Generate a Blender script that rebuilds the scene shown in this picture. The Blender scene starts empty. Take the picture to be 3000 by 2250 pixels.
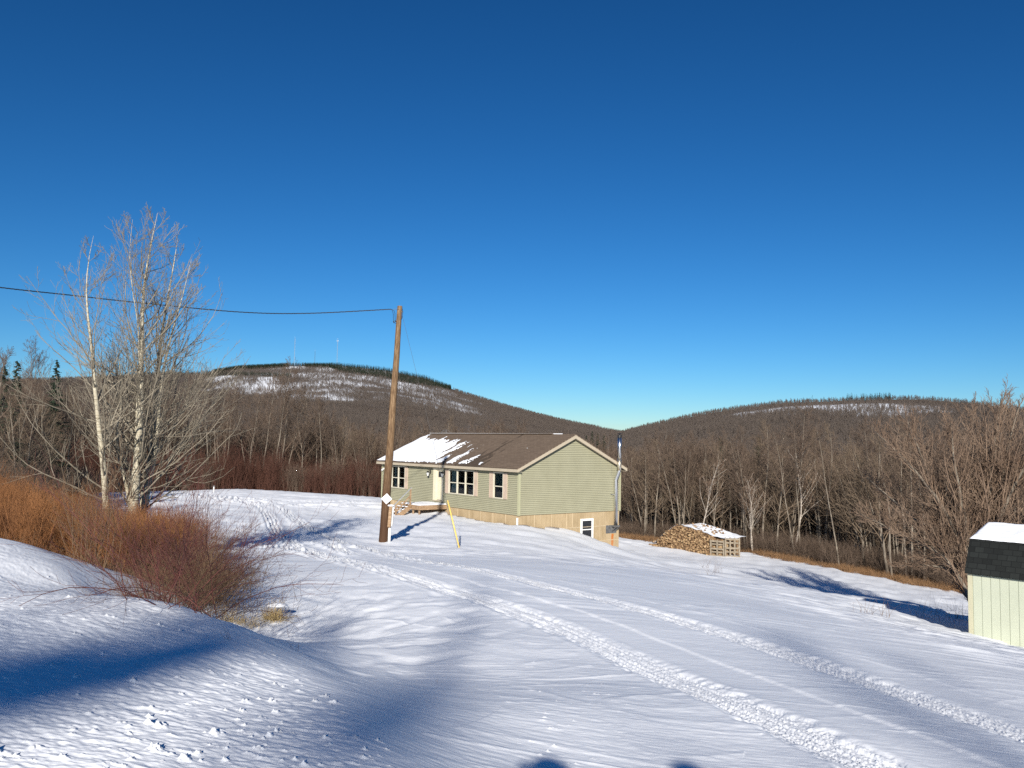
import bpy, math, random
import numpy as np
from mathutils import Matrix, Vector

# ------------------------------------------------------------------ camera, world, sun, exposure
SC = bpy.context.scene
COL = SC.collection
FPX, PITCH, ROLL = 2450.0, 0.0704, 0.0167
SUN_EL, SUN_AZ = math.radians(21.34), math.radians(2.82)      # the light travels towards azimuth SUN_AZ, the sun itself is behind the camera

cam = bpy.data.cameras.new("camera")
camo = bpy.data.objects.new("camera", cam); COL.objects.link(camo)
cam.sensor_fit = 'HORIZONTAL'; cam.sensor_width = 36.0; cam.lens = FPX / 3000 * 36
cam.clip_start = 0.05; cam.clip_end = 20000
_R = Vector((1, 0, 0)); _U = Vector((0, -math.sin(PITCH), math.cos(PITCH))); _F = Vector((0, math.cos(PITCH), math.sin(PITCH)))
_c, _s = math.cos(ROLL), math.sin(ROLL)
Rc = _R * _c + _U * _s; Uc = _U * _c - _R * _s
camo.matrix_world = Matrix(((Rc.x, Uc.x, -_F.x, 0), (Rc.y, Uc.y, -_F.y, 0), (Rc.z, Uc.z, -_F.z, 0), (0, 0, 0, 1)))
SC.camera = camo

world = bpy.data.worlds.new("World"); SC.world = world; world.use_nodes = True
wn = world.node_tree.nodes; wl = world.node_tree.links
bg = wn['Background']
sky = wn.new('ShaderNodeTexSky'); sky.sky_type = 'NISHITA'; sky.sun_disc = False
sky.sun_elevation = SUN_EL; sky.sun_rotation = SUN_AZ + math.pi
sky.altitude = 900; sky.air_density = 1.0; sky.dust_density = 0.0; sky.ozone_density = 6.0
hs = wn.new('ShaderNodeHueSaturation'); hs.inputs['Saturation'].default_value = 1.14; hs.inputs['Value'].default_value = 0.71; hs.inputs['Hue'].default_value = 0.493
gm = wn.new('ShaderNodeGamma'); gm.inputs['Gamma'].default_value = 1.3
wl.new(sky.outputs[0], hs.inputs['Color']); wl.new(hs.outputs[0], gm.inputs['Color']); wl.new(gm.outputs[0], bg.inputs['Color'])
bg.inputs['Strength'].default_value = 0.054

ANTI = Vector((math.cos(SUN_EL) * math.sin(SUN_AZ), math.cos(SUN_EL) * math.cos(SUN_AZ), -math.sin(SUN_EL)))
sun = bpy.data.lights.new("sun", 'SUN'); sun.energy = 5.0; sun.angle = math.radians(0.8); sun.color = (1.0, 0.945, 0.85)
suno = bpy.data.objects.new("sun", sun); COL.objects.link(suno)
suno.rotation_euler = ANTI.to_track_quat('-Z', 'Y').to_euler()
suno.location = (-5, -80, 60)

SC.view_settings.view_transform = 'Standard'; SC.view_settings.look = 'None'
SC.view_settings.exposure = 0.55; SC.view_settings.gamma = 1.0
SC.cycles.max_bounces = 5; SC.cycles.diffuse_bounces = 3; SC.cycles.glossy_bounces = 3
SC.cycles.transmission_bounces = 3; SC.cycles.transparent_max_bounces = 6
SC.cycles.use_denoising = False

# ------------------------------------------------------------------ helpers: rays of the photo's survey
def rayv(x, y):
    X, Y = x - 1500.0, y - 1125.0
    c, s = math.cos(-ROLL), math.sin(-ROLL)
    X, Y = X * c - Y * s, X * s + Y * c
    r = np.array([X, FPX, -Y]); r /= np.linalg.norm(r)
    c, s = math.cos(PITCH), math.sin(PITCH)
    return np.array([r[0], r[1] * c - r[2] * s, r[1] * s + r[2] * c])
def at(x, y, d=None, z=None):
    r = rayv(x, y)
    return r * (z / r[2]) if z is not None else r * (d / math.hypot(r[0], r[1]))

# ------------------------------------------------------------------ helpers: noise
def _hash(ix, iy, seed):
    h = (ix.astype(np.int64) * 374761393 + iy.astype(np.int64) * 668265263 + seed * 1274126177) & 0xFFFFFFFF
    h = ((h ^ (h >> 13)) * 1274126177) & 0xFFFFFFFF
    h = ((h ^ (h >> 16)) * 2246822519) & 0xFFFFFFFF
    return ((h ^ (h >> 15)) & 0xFFFFFF) / float(0xFFFFFF)
def vnoise(x, y, seed=0):
    x = np.asarray(x, float); y = np.asarray(y, float)
    ix = np.floor(x); iy = np.floor(y); fx = x - ix; fy = y - iy
    ux = fx * fx * fx * (fx * (fx * 6 - 15) + 10); uy = fy * fy * fy * (fy * (fy * 6 - 15) + 10)
    def g(dx, dy):
        a = _hash(ix + dx, iy + dy, seed) * (2 * math.pi)
        return np.cos(a) * (fx - dx) + np.sin(a) * (fy - dy)
    a = g(0, 0) * (1 - ux) + g(1, 0) * ux
    b = g(0, 1) * (1 - ux) + g(1, 1) * ux
    return (a * (1 - uy) + b * uy) * 1.5
def fbm(x, y, oct=3, seed=0, gain=0.5):
    s = 0; a = 1.0
    for k in range(oct):
        s = s + a * vnoise(x * 2 ** k + 17.3 * k, y * 2 ** k - 9.1 * k, seed + k); a *= gain
    return s
def sstep(a, b, x):
    t = np.clip((x - a) / (b - a), 0, 1); return t * t * (3 - 2 * t)

# ------------------------------------------------------------------ helpers: objects
def tag(o, label=None, cat=None, group=None, kind=None):
    if label: o['label'] = label
    if cat: o['category'] = cat
    if group: o['group'] = group
    if kind: o['kind'] = kind
    return o
def mesh_np(name, V, Fq=None, Ft=None, smooth=False):
    V = np.asarray(V, np.float32)
    nq = 0 if Fq is None else len(Fq); nt = 0 if Ft is None else len(Ft)
    me = bpy.data.meshes.new(name)
    me.vertices.add(len(V)); me.vertices.foreach_set('co', V.ravel())
    idx = []
    if nq: idx.append(np.asarray(Fq, np.int32).ravel())
    if nt: idx.append(np.asarray(Ft, np.int32).ravel())
    idx = np.concatenate(idx) if idx else np.zeros(0, np.int32)
    me.loops.add(len(idx)); me.loops.foreach_set('vertex_index', idx)
    me.polygons.add(nq + nt)
    st = np.concatenate([np.arange(nq) * 4, nq * 4 + np.arange(nt) * 3]).astype(np.int32)
    me.polygons.foreach_set('loop_start', st)
    if smooth: me.polygons.foreach_set('use_smooth', np.ones(nq + nt, bool))
    me.update(calc_edges=True); me.validate()
    return me
def link(name, me, mat=None, parent=None, loc=None):
    o = bpy.data.objects.new(name, me); COL.objects.link(o)
    if mat is not None and not me.materials: me.materials.append(mat)
    if parent is not None: o.parent = parent
    if loc is not None: o.location = loc
    return o
def empty(name, loc=(0, 0, 0), rz=0.0):
    o = bpy.data.objects.new(name, None); COL.objects.link(o)
    o.location = loc; o.rotation_euler = (0, 0, rz); o.empty_display_size = 0.2
    return o

class MB:
    """collects boxes, prisms and tubes into one mesh"""
    def __init__(s): s.v = []; s.f = []
    def add(s, vs, fs):
        n = len(s.v); s.v += [tuple(map(float, p)) for p in vs]; s.f += [tuple(i + n for i in f) for f in fs]; return s
    def box(s, x0, x1, y0, y1, z0, z1):
        if x0 > x1: x0, x1 = x1, x0
        if y0 > y1: y0, y1 = y1, y0
        if z0 > z1: z0, z1 = z1, z0
        return s.add([(x0, y0, z0), (x1, y0, z0), (x1, y1, z0), (x0, y1, z0), (x0, y0, z1), (x1, y0, z1), (x1, y1, z1), (x0, y1, z1)],
                     [(0, 3, 2, 1), (4, 5, 6, 7), (0, 1, 5, 4), (1, 2, 6, 5), (2, 3, 7, 6), (3, 0, 4, 7)])
    def beam(s, a, b, w, h, up=(0, 0, 1)):
        a = Vector(a); b = Vector(b); d = (b - a).normalized(); up = Vector(up)
        r = d.cross(up)
        if r.length < 1e-4: r = d.cross(Vector((1, 0, 0)))
        r.normalize(); u = r.cross(d).normalized()
        q = []
        for p in (a, b):
            for i, j in ((-1, -1), (1, -1), (1, 1), (-1, 1)): q.append(p + r * (i * w / 2) + u * (j * h / 2))
        return s.add(q, [(0, 3, 2, 1), (4, 5, 6, 7), (0, 1, 5, 4), (1, 2, 6, 5), (2, 3, 7, 6), (3, 0, 4, 7)])
    def tube(s, pts, rad, n=10, cap=True):
        pts = [Vector(p) for p in pts]; rad = rad if hasattr(rad, '__len__') else [rad] * len(pts)
        rings = []
        ref = None
        for i, p in enumerate(pts):
            d = (pts[min(i + 1, len(pts) - 1)] - pts[max(i - 1, 0)]).normalized()
            if ref is None:
                ref = Vector((0, 0, 1)) if abs(d.z) < 0.9 else Vector((1, 0, 0))
            r = d.cross(ref).normalized(); u = r.cross(d).normalized(); ref = u
            rings.append([p + (r * math.cos(2 * math.pi * k / n) + u * math.sin(2 * math.pi * k / n)) * rad[i] for k in range(n)])
        vs = [v for rg in rings for v in rg]; fs = []
        for i in range(len(pts) - 1):
            for k in range(n):
                fs.append((i * n + k, i * n + (k + 1) % n, (i + 1) * n + (k + 1) % n, (i + 1) * n + k))
        if cap: fs.append(tuple(range(n))[::-1]); fs.append(tuple((len(pts) - 1) * n + k for k in range(n)))
        return s.add(vs, fs)
    def build(s, name, mat, parent=None, smooth=False, bevel=0.0, loc=None):
        me = bpy.data.meshes.new(name); me.from_pydata(s.v, [], s.f); me.update()
        if smooth:
            for p in me.polygons: p.use_smooth = True
        o = link(name, me, mat, parent, loc)
        if bevel:
            m = o.modifiers.new('bevel', 'BEVEL'); m.width = bevel; m.segments = 2; m.limit_method = 'ANGLE'
        return o

# ------------------------------------------------------------------ materials
MATS = {}
def mat(name, col, rough=0.7, metal=0.0, spec=0.3):
    m = bpy.data.materials.new(name); m.use_nodes = True
    b = m.node_tree.nodes['Principled BSDF']
    b.inputs['Base Color'].default_value = (*col, 1); b.inputs['Roughness'].default_value = rough
    b.inputs['Metallic'].default_value = metal; b.inputs['Specular IOR Level'].default_value = spec
    MATS[name] = m
    return m, m.node_tree.nodes, m.node_tree.links, b
def coords(n, l, scale=(1, 1, 1), kind='Object'):
    tc = n.new('ShaderNodeTexCoord'); mp = n.new('ShaderNodeMapping'); mp.inputs['Scale'].default_value = scale
    l.new(tc.outputs[kind], mp.inputs['Vector']); return mp.outputs[0]
def noise(n, l, vec, scale, detail=4, rough=0.55):
    t = n.new('ShaderNodeTexNoise'); t.inputs['Scale'].default_value = scale; t.inputs['Detail'].default_value = detail
    t.inputs['Roughness'].default_value = rough; l.new(vec, t.inputs['Vector']); return t.outputs['Fac']
def ramp(n, l, fac, stops):
    r = n.new('ShaderNodeValToRGB'); e = r.color_ramp.elements
    while len(e) < len(stops): e.new(0.5)
    for i, (p, c) in enumerate(stops): e[i].position = p; e[i].color = (*c, 1)
    l.new(fac, r.inputs['Fac']); return r.outputs['Color']
def bump(n, l, b, h, strength, dist):
    bp = n.new('ShaderNodeBump'); bp.inputs['Strength'].default_value = strength; bp.inputs['Distance'].default_value = dist
    l.new(h, bp.inputs['Height']); l.new(bp.outputs[0], b.inputs['Normal']); return bp
def math_(n, l, op, a, b=None, clamp=False):
    m = n.new('ShaderNodeMath'); m.operation = op; m.use_clamp = clamp
    for i, v in enumerate((a, b)):
        if v is None: continue
        if isinstance(v, (int, float)): m.inputs[i].default_value = v
        else: l.new(v, m.inputs[i])
    return m.outputs[0]
def mixc(n, l, fac, a, b):
    m = n.new('ShaderNodeMix'); m.data_type = 'RGBA'
    if isinstance(fac, (int, float)): m.inputs[0].default_value = fac
    else: l.new(fac, m.inputs[0])
    for i, v in ((6, a), (7, b)):
        if isinstance(v, tuple): m.inputs[i].default_value = (*v, 1)
        else: l.new(v, m.inputs[i])
    return m.outputs[2]

def m_noisy(name, stops, scale, vec=(1, 1, 1), rough=0.8, bstr=0.3, bdist=0.01, detail=5, metal=0.0, spec=0.3):
    m, n, l, b = mat(name, (0.5, 0.5, 0.5), rough, metal, spec)
    v = coords(n, l, vec); f = noise(n, l, v, scale, detail)
    l.new(ramp(n, l, f, stops), b.inputs['Base Color'])
    if bstr: bump(n, l, b, f, bstr, bdist)
    return m

# snow on the ground
m, n, l, b = mat('snow', (0.86, 0.88, 0.92), 0.55, 0, 0.25)
v = coords(n, l, (1, 1, 1))
f1 = noise(n, l, v, 9, 6, 0.6); f2 = noise(n, l, v, 60, 3, 0.6)
h = math_(n, l, 'ADD', math_(n, l, 'MULTIPLY', f1, 0.6), math_(n, l, 'MULTIPLY', f2, 0.12))
bump(n, l, b, h, 0.28, 0.03)
m, n, l, b = mat('roof_snow', (0.86, 0.88, 0.92), 0.6, 0, 0.2)
v = coords(n, l, (1, 1, 1)); bump(n, l, b, noise(n, l, v, 8, 4), 0.3, 0.02)
# wooded hill ground: snow with leaf litter, bare ledges
m, n, l, b = mat('hill_ground', (0.5, 0.5, 0.5), 0.9, 0, 0.1)
v = coords(n, l, (1, 1, 1)); f = noise(n, l, v, 0.02, 8, 0.7); f2 = noise(n, l, v, 0.25, 5, 0.7)
at_ = n.new('ShaderNodeAttribute'); at_.attribute_name = 'snowy'
fac = math_(n, l, 'ADD', math_(n, l, 'MULTIPLY', f2, 0.8), math_(n, l, 'MULTIPLY', at_.outputs['Fac'], 1.3))
l.new(ramp(n, l, fac, [(0.45, (0.085, 0.065, 0.052)), (0.75, (0.16, 0.14, 0.13)), (1.0, (0.72, 0.74, 0.78))]), b.inputs['Base Color'])
# house
m_noisy('siding', [(0.3, (0.275, 0.265, 0.182)), (0.7, (0.305, 0.295, 0.205))], 1.2, (1, 1, 1), 0.55, 0.0)
m_noisy('trim_green', [(0.3, (0.33, 0.325, 0.21)), (0.7, (0.36, 0.355, 0.23))], 2, (1, 1, 1), 0.5, 0)
m_noisy('fascia', [(0.3, (0.37, 0.315, 0.235)), (0.7, (0.41, 0.35, 0.265))], 2, (1, 1, 1), 0.5, 0)
m_noisy('shutter', [(0.3, (0.40, 0.315, 0.245)), (0.7, (0.45, 0.355, 0.28))], 3, (1, 1, 1), 0.55, 0)
m_noisy('cream', [(0.3, (0.58, 0.53, 0.38)), (0.7, (0.63, 0.58, 0.43))], 3, (1, 1, 1), 0.5, 0)
m_noisy('white_paint', [(0.3, (0.74, 0.74, 0.71)), (0.7, (0.8, 0.8, 0.78))], 5, (1, 1, 1), 0.45, 0)
m_noisy('window_vinyl', [(0.3, (0.50, 0.465, 0.37)), (0.7, (0.56, 0.525, 0.42))], 5, (1, 1, 1), 0.45, 0)
m_noisy('black_metal', [(0.3, (0.015, 0.015, 0.015)), (0.7, (0.03, 0.03, 0.03))], 8, (1, 1, 1), 0.4, 0)
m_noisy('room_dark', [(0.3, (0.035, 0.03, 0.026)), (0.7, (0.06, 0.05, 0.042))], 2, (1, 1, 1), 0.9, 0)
m_noisy('curtain', [(0.3, (0.42, 0.52, 0.47)), (0.7, (0.55, 0.66, 0.6))], 3, (8, 1, 0.4), 0.8, 0.3)
# form-cast foundation with rust streak under the flue bracket
m, n, l, b = mat('foundation', (0.5, 0.4, 0.26), 0.85, 0, 0.15)
v = coords(n, l, (1, 1, 1)); f = noise(n, l, v, 1.1, 6, 0.6); f2 = noise(n, l, coords(n, l, (6, 6, 0.5)), 1.5, 4)
ff = math_(n, l, 'ADD', math_(n, l, 'MULTIPLY', f, 0.6), math_(n, l, 'MULTIPLY', f2, 0.4))
base = ramp(n, l, ff, [(0.35, (0.30, 0.225, 0.13)), (0.55, (0.385, 0.295, 0.18)), (0.75, (0.44, 0.35, 0.235))])
sx = n.new('ShaderNodeSeparateXYZ'); tc = n.new('ShaderNodeTexCoord'); l.new(tc.outputs['Object'], sx.inputs[0])
wob = math_(n, l, 'MULTIPLY', math_(n, l, 'SUBTRACT', noise(n, l, coords(n, l, (1, 1, 0.4)), 6, 4), 0.5), 0.25)
dy = math_(n, l, 'ABSOLUTE', math_(n, l, 'ADD', math_(n, l, 'SUBTRACT', sx.outputs['Y'], 7.86), wob))
st = math_(n, l, 'SUBTRACT', 1.0, math_(n, l, 'MULTIPLY', dy, 6.5), True)
zm = math_(n, l, 'LESS_THAN', sx.outputs['Z'], -1.5)
xm = math_(n, l, 'GREATER_THAN', sx.outputs['X'], -0.2)
stn = math_(n, l, 'MULTIPLY', math_(n, l, 'MULTIPLY', st, zm), xm)
l.new(mixc(n, l, stn, base, (0.42, 0.13, 0.025)), b.inputs['Base Color'])
bump(n, l, b, f, 0.25, 0.01)
m_noisy('form_seam', [(0.3, (0.48, 0.39, 0.265)), (0.7, (0.57, 0.48, 0.34))], 3, (1, 1, 1), 0.9, 0.2)
# asphalt shingles (brown) with dark wet stains below the melting snow
def shingle(name, ca, cb, cw, row, wid, wet=None):
    m, n, l, b = mat(name, ca, 0.9, 0, 0.15)
    tc = n.new('ShaderNodeTexCoord')
    br = n.new('ShaderNodeTexBrick'); br.inputs['Scale'].default_value = 1.0
    br.inputs['Brick Width'].default_value = wid; br.inputs['Row Height'].default_value = row
    br.inputs['Mortar Size'].default_value = 0.008; br.inputs['Mortar Smooth'].default_value = 0.3
    br.inputs['Color1'].default_value = (*ca, 1); br.inputs['Color2'].default_value = (*cb, 1); br.inputs['Mortar'].default_value = (*cw, 1)
    l.new(tc.outputs['UV'], br.inputs['Vector'])
    mp = n.new('ShaderNodeMapping'); mp.inputs['Scale'].default_value = (1, 1, 1); l.new(tc.outputs['UV'], mp.inputs[0])
    f = noise(n, l, mp.outputs[0], 5, 6, 0.7)
    col = mixc(n, l, math_(n, l, 'MULTIPLY', f, 0.9), br.outputs['Color'], tuple(x * 0.62 for x in ca))
    if wet:
        mp2 = n.new('ShaderNodeMapping'); mp2.inputs['Scale'].default_value = (1.6, 0.42, 1); l.new(tc.outputs['UV'], mp2.inputs[0])
        g = noise(n, l, mp2.outputs[0], 1.6, 5, 0.62)
        s2 = n.new('ShaderNodeSeparateXYZ'); l.new(tc.outputs['UV'], s2.inputs[0])
        du = math_(n, l, 'ABSOLUTE', math_(n, l, 'SUBTRACT', s2.outputs['X'], wet[0]))
        w1 = math_(n, l, 'SUBTRACT', 1.0, math_(n, l, 'DIVIDE', du, wet[1]), True)
        w2 = math_(n, l, 'SUBTRACT', 1.0, math_(n, l, 'DIVIDE', s2.outputs['Y'], wet[2]), True)
        w = math_(n, l, 'ADD', math_(n, l, 'MULTIPLY', w1, 0.45), math_(n, l, 'MULTIPLY', w2, 0.28))
        w = math_(n, l, 'GREATER_THAN', math_(n, l, 'ADD', w, math_(n, l, 'MULTIPLY', g, 0.9)), 0.93)
        col = mixc(n, l, math_(n, l, 'MULTIPLY', w, 0.72), col, tuple(x * 0.25 for x in ca))
    l.new(col, b.inputs['Base Color'])
    bump(n, l, b, br.outputs['Fac'], -0.5, 0.01)
    return m
shingle('roof_shingle', (0.205, 0.152, 0.112), (0.14, 0.102, 0.075), (0.055, 0.04, 0.03), 0.145, 0.33, wet=(-4.9, 2.6, 3.0))
shingle('shed_shingle', (0.024, 0.027, 0.026), (0.006, 0.0065, 0.007), (0.002, 0.002, 0.003), 0.14, 0.21)
# wood
m_noisy('pole_wood', [(0.3, (0.06, 0.032, 0.016)), (0.5, (0.15, 0.09, 0.045)), (0.7, (0.28, 0.19, 0.11))], 5, (5, 5, 0.35), 0.8, 0.5, 0.01)
m = MATS['pole_wood']; n = m.node_tree.nodes; l = m.node_tree.links; b = n['Principled BSDF']
src = b.inputs['Base Color'].links[0].from_socket; tc = n.new('ShaderNodeTexCoord'); sx = n.new('ShaderNodeSeparateXYZ'); l.new(tc.outputs['Object'], sx.inputs[0])
g_ = math_(n, l, 'SUBTRACT', 1.0, math_(n, l, 'DIVIDE', math_(n, l, 'ADD', sx.outputs['Z'], math_(n, l, 'MULTIPLY', noise(n, l, coords(n, l, (9, 9, 0.5)), 2, 3), 2.5)), 6.5), True)
l.new(mixc(n, l, math_(n, l, 'MULTIPLY', g_, 1.5, True), src, (0.055, 0.026, 0.012)), b.inputs['Base Color'])     # creosote darkens the butt of the pole
m_noisy('deck_wood', [(0.3, (0.18, 0.11, 0.06)), (0.55, (0.30, 0.20, 0.12)), (0.75, (0.38, 0.28, 0.18))], 5, (1, 1, 3), 0.8, 0.3, 0.006)
m_noisy('grey_wood', [(0.3, (0.15, 0.12, 0.085)), (0.7, (0.29, 0.245, 0.185))], 6, (1, 1, 2), 0.85, 0.3, 0.006)
m_noisy('steel', [(0.3, (0.55, 0.57, 0.60)), (0.7, (0.72, 0.73, 0.74))], 4, (2, 2, 0.5), 0.25, 0.05, 0.01, metal=1.0)
m_noisy('old_steel', [(0.35, (0.50, 0.42, 0.28)), (0.65, (0.70, 0.68, 0.62))], 4, (1, 1, 1), 0.35, 0.05, 0.01, metal=0.9)
m_noisy('grey_metal', [(0.3, (0.35, 0.36, 0.37)), (0.7, (0.48, 0.49, 0.5))], 6, (1, 1, 1), 0.45, 0, metal=0.3)
m_noisy('galvanised', [(0.3, (0.13, 0.13, 0.13)), (0.7, (0.24, 0.24, 0.24))], 6, (1, 1, 1), 0.45, 0, metal=0.5)
m_noisy('rubber', [(0.3, (0.016, 0.018, 0.022)), (0.7, (0.03, 0.032, 0.038))], 6, (1, 1, 1), 0.5, 0)
m_noisy('yellow_plastic', [(0.3, (0.62, 0.43, 0.10)), (0.7, (0.68, 0.50, 0.15))], 6, (1, 1, 1), 0.5, 0)
m_noisy('sign_white', [(0.3, (0.76, 0.76, 0.76)), (0.7, (0.82, 0.82, 0.82))], 6, (1, 1, 1), 0.4, 0)
m_noisy('sign_grey', [(0.3, (0.10, 0.10, 0.11)), (0.7, (0.22, 0.22, 0.23))], 20, (1, 1, 1), 0.5, 0)
m_noisy('shed_siding', [(0.3, (0.415, 0.44, 0.345)), (0.7, (0.455, 0.48, 0.38))], 1.5, (1, 1, 1), 0.6, 0)
m_noisy('shed_trim', [(0.3, (0.43, 0.41, 0.29)), (0.7, (0.47, 0.45, 0.32))], 2, (1, 1, 1), 0.6, 0)
# bark and twigs
m, n, l, b = mat('poplar_bark', (0.5, 0.45, 0.35), 0.8, 0, 0.2)
f = noise(n, l, coords(n, l, (1.2, 1.2, 9)), 3.0, 5, 0.65); f2 = noise(n, l, coords(n, l, (1, 1, 1)), 1.1, 3)
c1 = ramp(n, l, f, [(0.36, (0.07, 0.055, 0.04)), (0.45, (0.36, 0.32, 0.25)), (0.7, (0.52, 0.49, 0.41))])
l.new(mixc(n, l, math_(n, l, 'MULTIPLY', f2, 0.5), c1, (0.40, 0.35, 0.22)), b.inputs['Base Color']); bump(n, l, b, f, 0.3, 0.01)
m_noisy('birch_bark', [(0.34, (0.10, 0.08, 0.07)), (0.44, (0.36, 0.31, 0.26)), (0.7, (0.52, 0.47, 0.41))], 3, (1.2, 1.2, 7), 0.8, 0.2)
m_noisy('poplar_twig', [(0.3, (0.145, 0.122, 0.09)), (0.7, (0.275, 0.24, 0.185))], 1.5, (1, 1, 1), 0.7, 0)
m_noisy('grey_bark', [(0.3, (0.09, 0.072, 0.056)), (0.5, (0.165, 0.138, 0.108)), (0.7, (0.26, 0.225, 0.18))], 2.2, (2, 2, 0.7), 0.9, 0.4)
m_noisy('wood_twig', [(0.3, (0.085, 0.058, 0.042)), (0.7, (0.155, 0.112, 0.082))], 0.7, (1, 1, 1), 0.85, 0)
m_noisy('tan_twig', [(0.3, (0.11, 0.078, 0.052)), (0.7, (0.20, 0.15, 0.105))], 0.7, (1, 1, 1), 0.85, 0)
m_noisy('far_twig', [(0.3, (0.095, 0.075, 0.064)), (0.7, (0.15, 0.125, 0.11))], 0.02, (1, 1, 1), 0.9, 0)
m_noisy('maple_twig', [(0.3, (0.13, 0.082, 0.055)), (0.7, (0.24, 0.17, 0.12))], 0.8, (1, 1, 1), 0.8, 0)
m_noisy('orange_cane', [(0.3, (0.14, 0.06, 0.027)), (0.7, (0.34, 0.15, 0.052))], 1.5, (1, 1, 1), 0.7, 0)
m_noisy('red_cane', [(0.3, (0.07, 0.024, 0.019)), (0.7, (0.155, 0.052, 0.04))], 2.0, (1, 1, 1), 0.6, 0)
m_noisy('brown_cane', [(0.3, (0.085, 0.05, 0.028)), (0.7, (0.20, 0.125, 0.07))], 2.0, (1, 1, 1), 0.7, 0)
m_noisy('brush_red', [(0.3, (0.06, 0.026, 0.018)), (0.7, (0.12, 0.052, 0.034))], 0.3, (1, 1, 1), 0.85, 0)
m_noisy('dry_grass', [(0.3, (0.16, 0.085, 0.04)), (0.7, (0.32, 0.19, 0.095))], 0.6, (1, 1, 1), 0.85, 0)
m_noisy('straw', [(0.3, (0.40, 0.28, 0.12)), (0.7, (0.62, 0.48, 0.25))], 3, (1, 1, 1), 0.85, 0)
m_noisy('spruce', [(0.3, (0.010, 0.018, 0.010)), (0.7, (0.028, 0.042, 0.022))], 0.6, (1, 1, 1), 0.85, 0)
m_noisy('log_wood', [(0.30, (0.07, 0.04, 0.022)), (0.45, (0.16, 0.095, 0.05)), (0.58, (0.31, 0.205, 0.11)), (0.72, (0.46, 0.34, 0.20))], 5.5, (1, 1, 1), 0.85, 0.2, 0.01, detail=2)
m_noisy('cloth_dark', [(0.3, (0.03, 0.035, 0.05)), (0.7, (0.05, 0.055, 0.075))], 20, (1, 1, 1), 0.9, 0.2)
m_noisy('skin', [(0.3, (0.5, 0.32, 0.24)), (0.7, (0.56, 0.37, 0.28))], 8, (1, 1, 1), 0.6, 0)
m_noisy('blind', [(0.3, (0.30, 0.36, 0.28)), (0.7, (0.36, 0.42, 0.33))], 3, (1, 1, 1), 0.7, 0)
# window glass: clear with a fresnel reflection
m = bpy.data.materials.new('glass'); m.use_nodes = True; n = m.node_tree.nodes; l = m.node_tree.links; n.clear()
out = n.new('ShaderNodeOutputMaterial'); mx = n.new('ShaderNodeMixShader'); tr = n.new('ShaderNodeBsdfTransparent'); gl = n.new('ShaderNodeBsdfGlossy')
tr.inputs['Color'].default_value = (0.62, 0.68, 0.68, 1); gl.inputs['Roughness'].default_value = 0.02
fr = n.new('ShaderNodeFresnel'); fr.inputs['IOR'].default_value = 1.5
l.new(fr.outputs[0], mx.inputs[0]); l.new(tr.outputs[0], mx.inputs[1]); l.new(gl.outputs[0], mx.inputs[2]); l.new(mx.outputs[0], out.inputs[0])
MATS['glass'] = m

# ------------------------------------------------------------------ terrain
YAW = 0.9133
HL, HW = 16.684, 8.462                       # house length and width
HC = np.array([0.5226, 50.3617, -4.3076])    # front right corner of the house, at the foot of the siding
UA = np.array([-math.cos(YAW), math.sin(YAW)]); VA = np.array([math.sin(YAW), math.cos(YAW)])
def hp(u, v): return HC[:2] + UA * u + VA * v
CTRL = [(0, 0, -1.66), (-3, 0, -1.62), (3, 0, -1.72), (-5, 5, -1.66), (-10, 9, -1.6), (-20, 20, -1.5), (-34, 34, -1.4), (-14, 13, -1.6), (-7, 9.5, -1.68),
        (-10, -10, -1.4), (0, -10, -1.5), (10, -10, -1.6), (0, -40, -1), (30, -25, -2), (-40, 0, -1.2), (12, 3, -2.6),
        (-2.45, 7.95, -1.8), (-3.8, 9.2, -1.8), (-6.45, 11.95, -1.8), (-8.6, 14.3, -1.8), (-1.15, 5.95, -1.83), (-0.6, 4.6, -1.8), (-14, 20, -1.8), (-22, 28, -1.8),
        (-2.0, 9.8, -2.45), (-4.2, 12.2, -2.85), (-8.2, 17.2, -3.0), (-14, 24.5, -3.0), (-11, 23, -3.1), (-24, 36, -3.2),
        (0.2, 6.8, -2.10), (-0.6, 10, -2.44), (-1.35, 8.2, -2.28), (-0.45, 6.9, -2.12), (0.25, 5.4, -2.02), (-1.8, 9.1, -2.4), (-1.6, 13.5, -2.7),
        (-3.8, 19.5, -2.95), (-1.5, 16.3, -2.75), (0.3, 12.6, -2.55), (1.4, 9.9, -2.38), (1.9, 7.9, -2.24), (2.4, 6.2, -2.08), (4, 4.5, -2.05),
        (5.5, 9, -2.5), (7, 14, -3.1), (2.5, 18, -3.0), (3, 25, -3.65), (8, 20, -3.85),
        (11.4, 21, -4.55), (13.3, 18.7, -4.72), (16, 16, -4.8), (13.6, 33.5, -5.9), (16.5, 28, -5.7), (10.4, 27, -4.75), (20, 24, -6.2),
        (-5.5, 38.3, -4.6), (-2.15, 36.5, -4.6), (-2.2, 44, -4.75), (3, 44, -5.2), (8, 42, -6.15), (5.5, 47, -6.0), (-10, 33, -3.95), (-14, 40, -4.2), (-10, 47, -4.45), (-22, 50, -4.4),
        (-29, 71, -4.55), (-24, 75, -4.55), (-17, 72, -4.6), (-10, 67, -4.65), (-40, 66, -4.6), (-20, 60, -4.5), (-38, 90, -7), (-15, 90, -7), (0, 85, -7),
        (11, 51, -6.9), (14, 45, -6.9), (11.3, 62, -7.25), (14, 57.5, -7.35), (17, 60, -7.6), (21, 55, -7.8), (25, 49, -8.1), (28, 44, -8.2), (20, 42, -7.3), (33, 55, -9.6), (20, 72, -9.5), (5, 78, -8.0)]
for u, z in ((0.16, -4.93), (4.2, -4.85), (7.8, -4.72), (12, -4.68), (16.7, -4.66)):
    p = hp(u, -0.35); CTRL.append((p[0], p[1], z))
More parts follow.
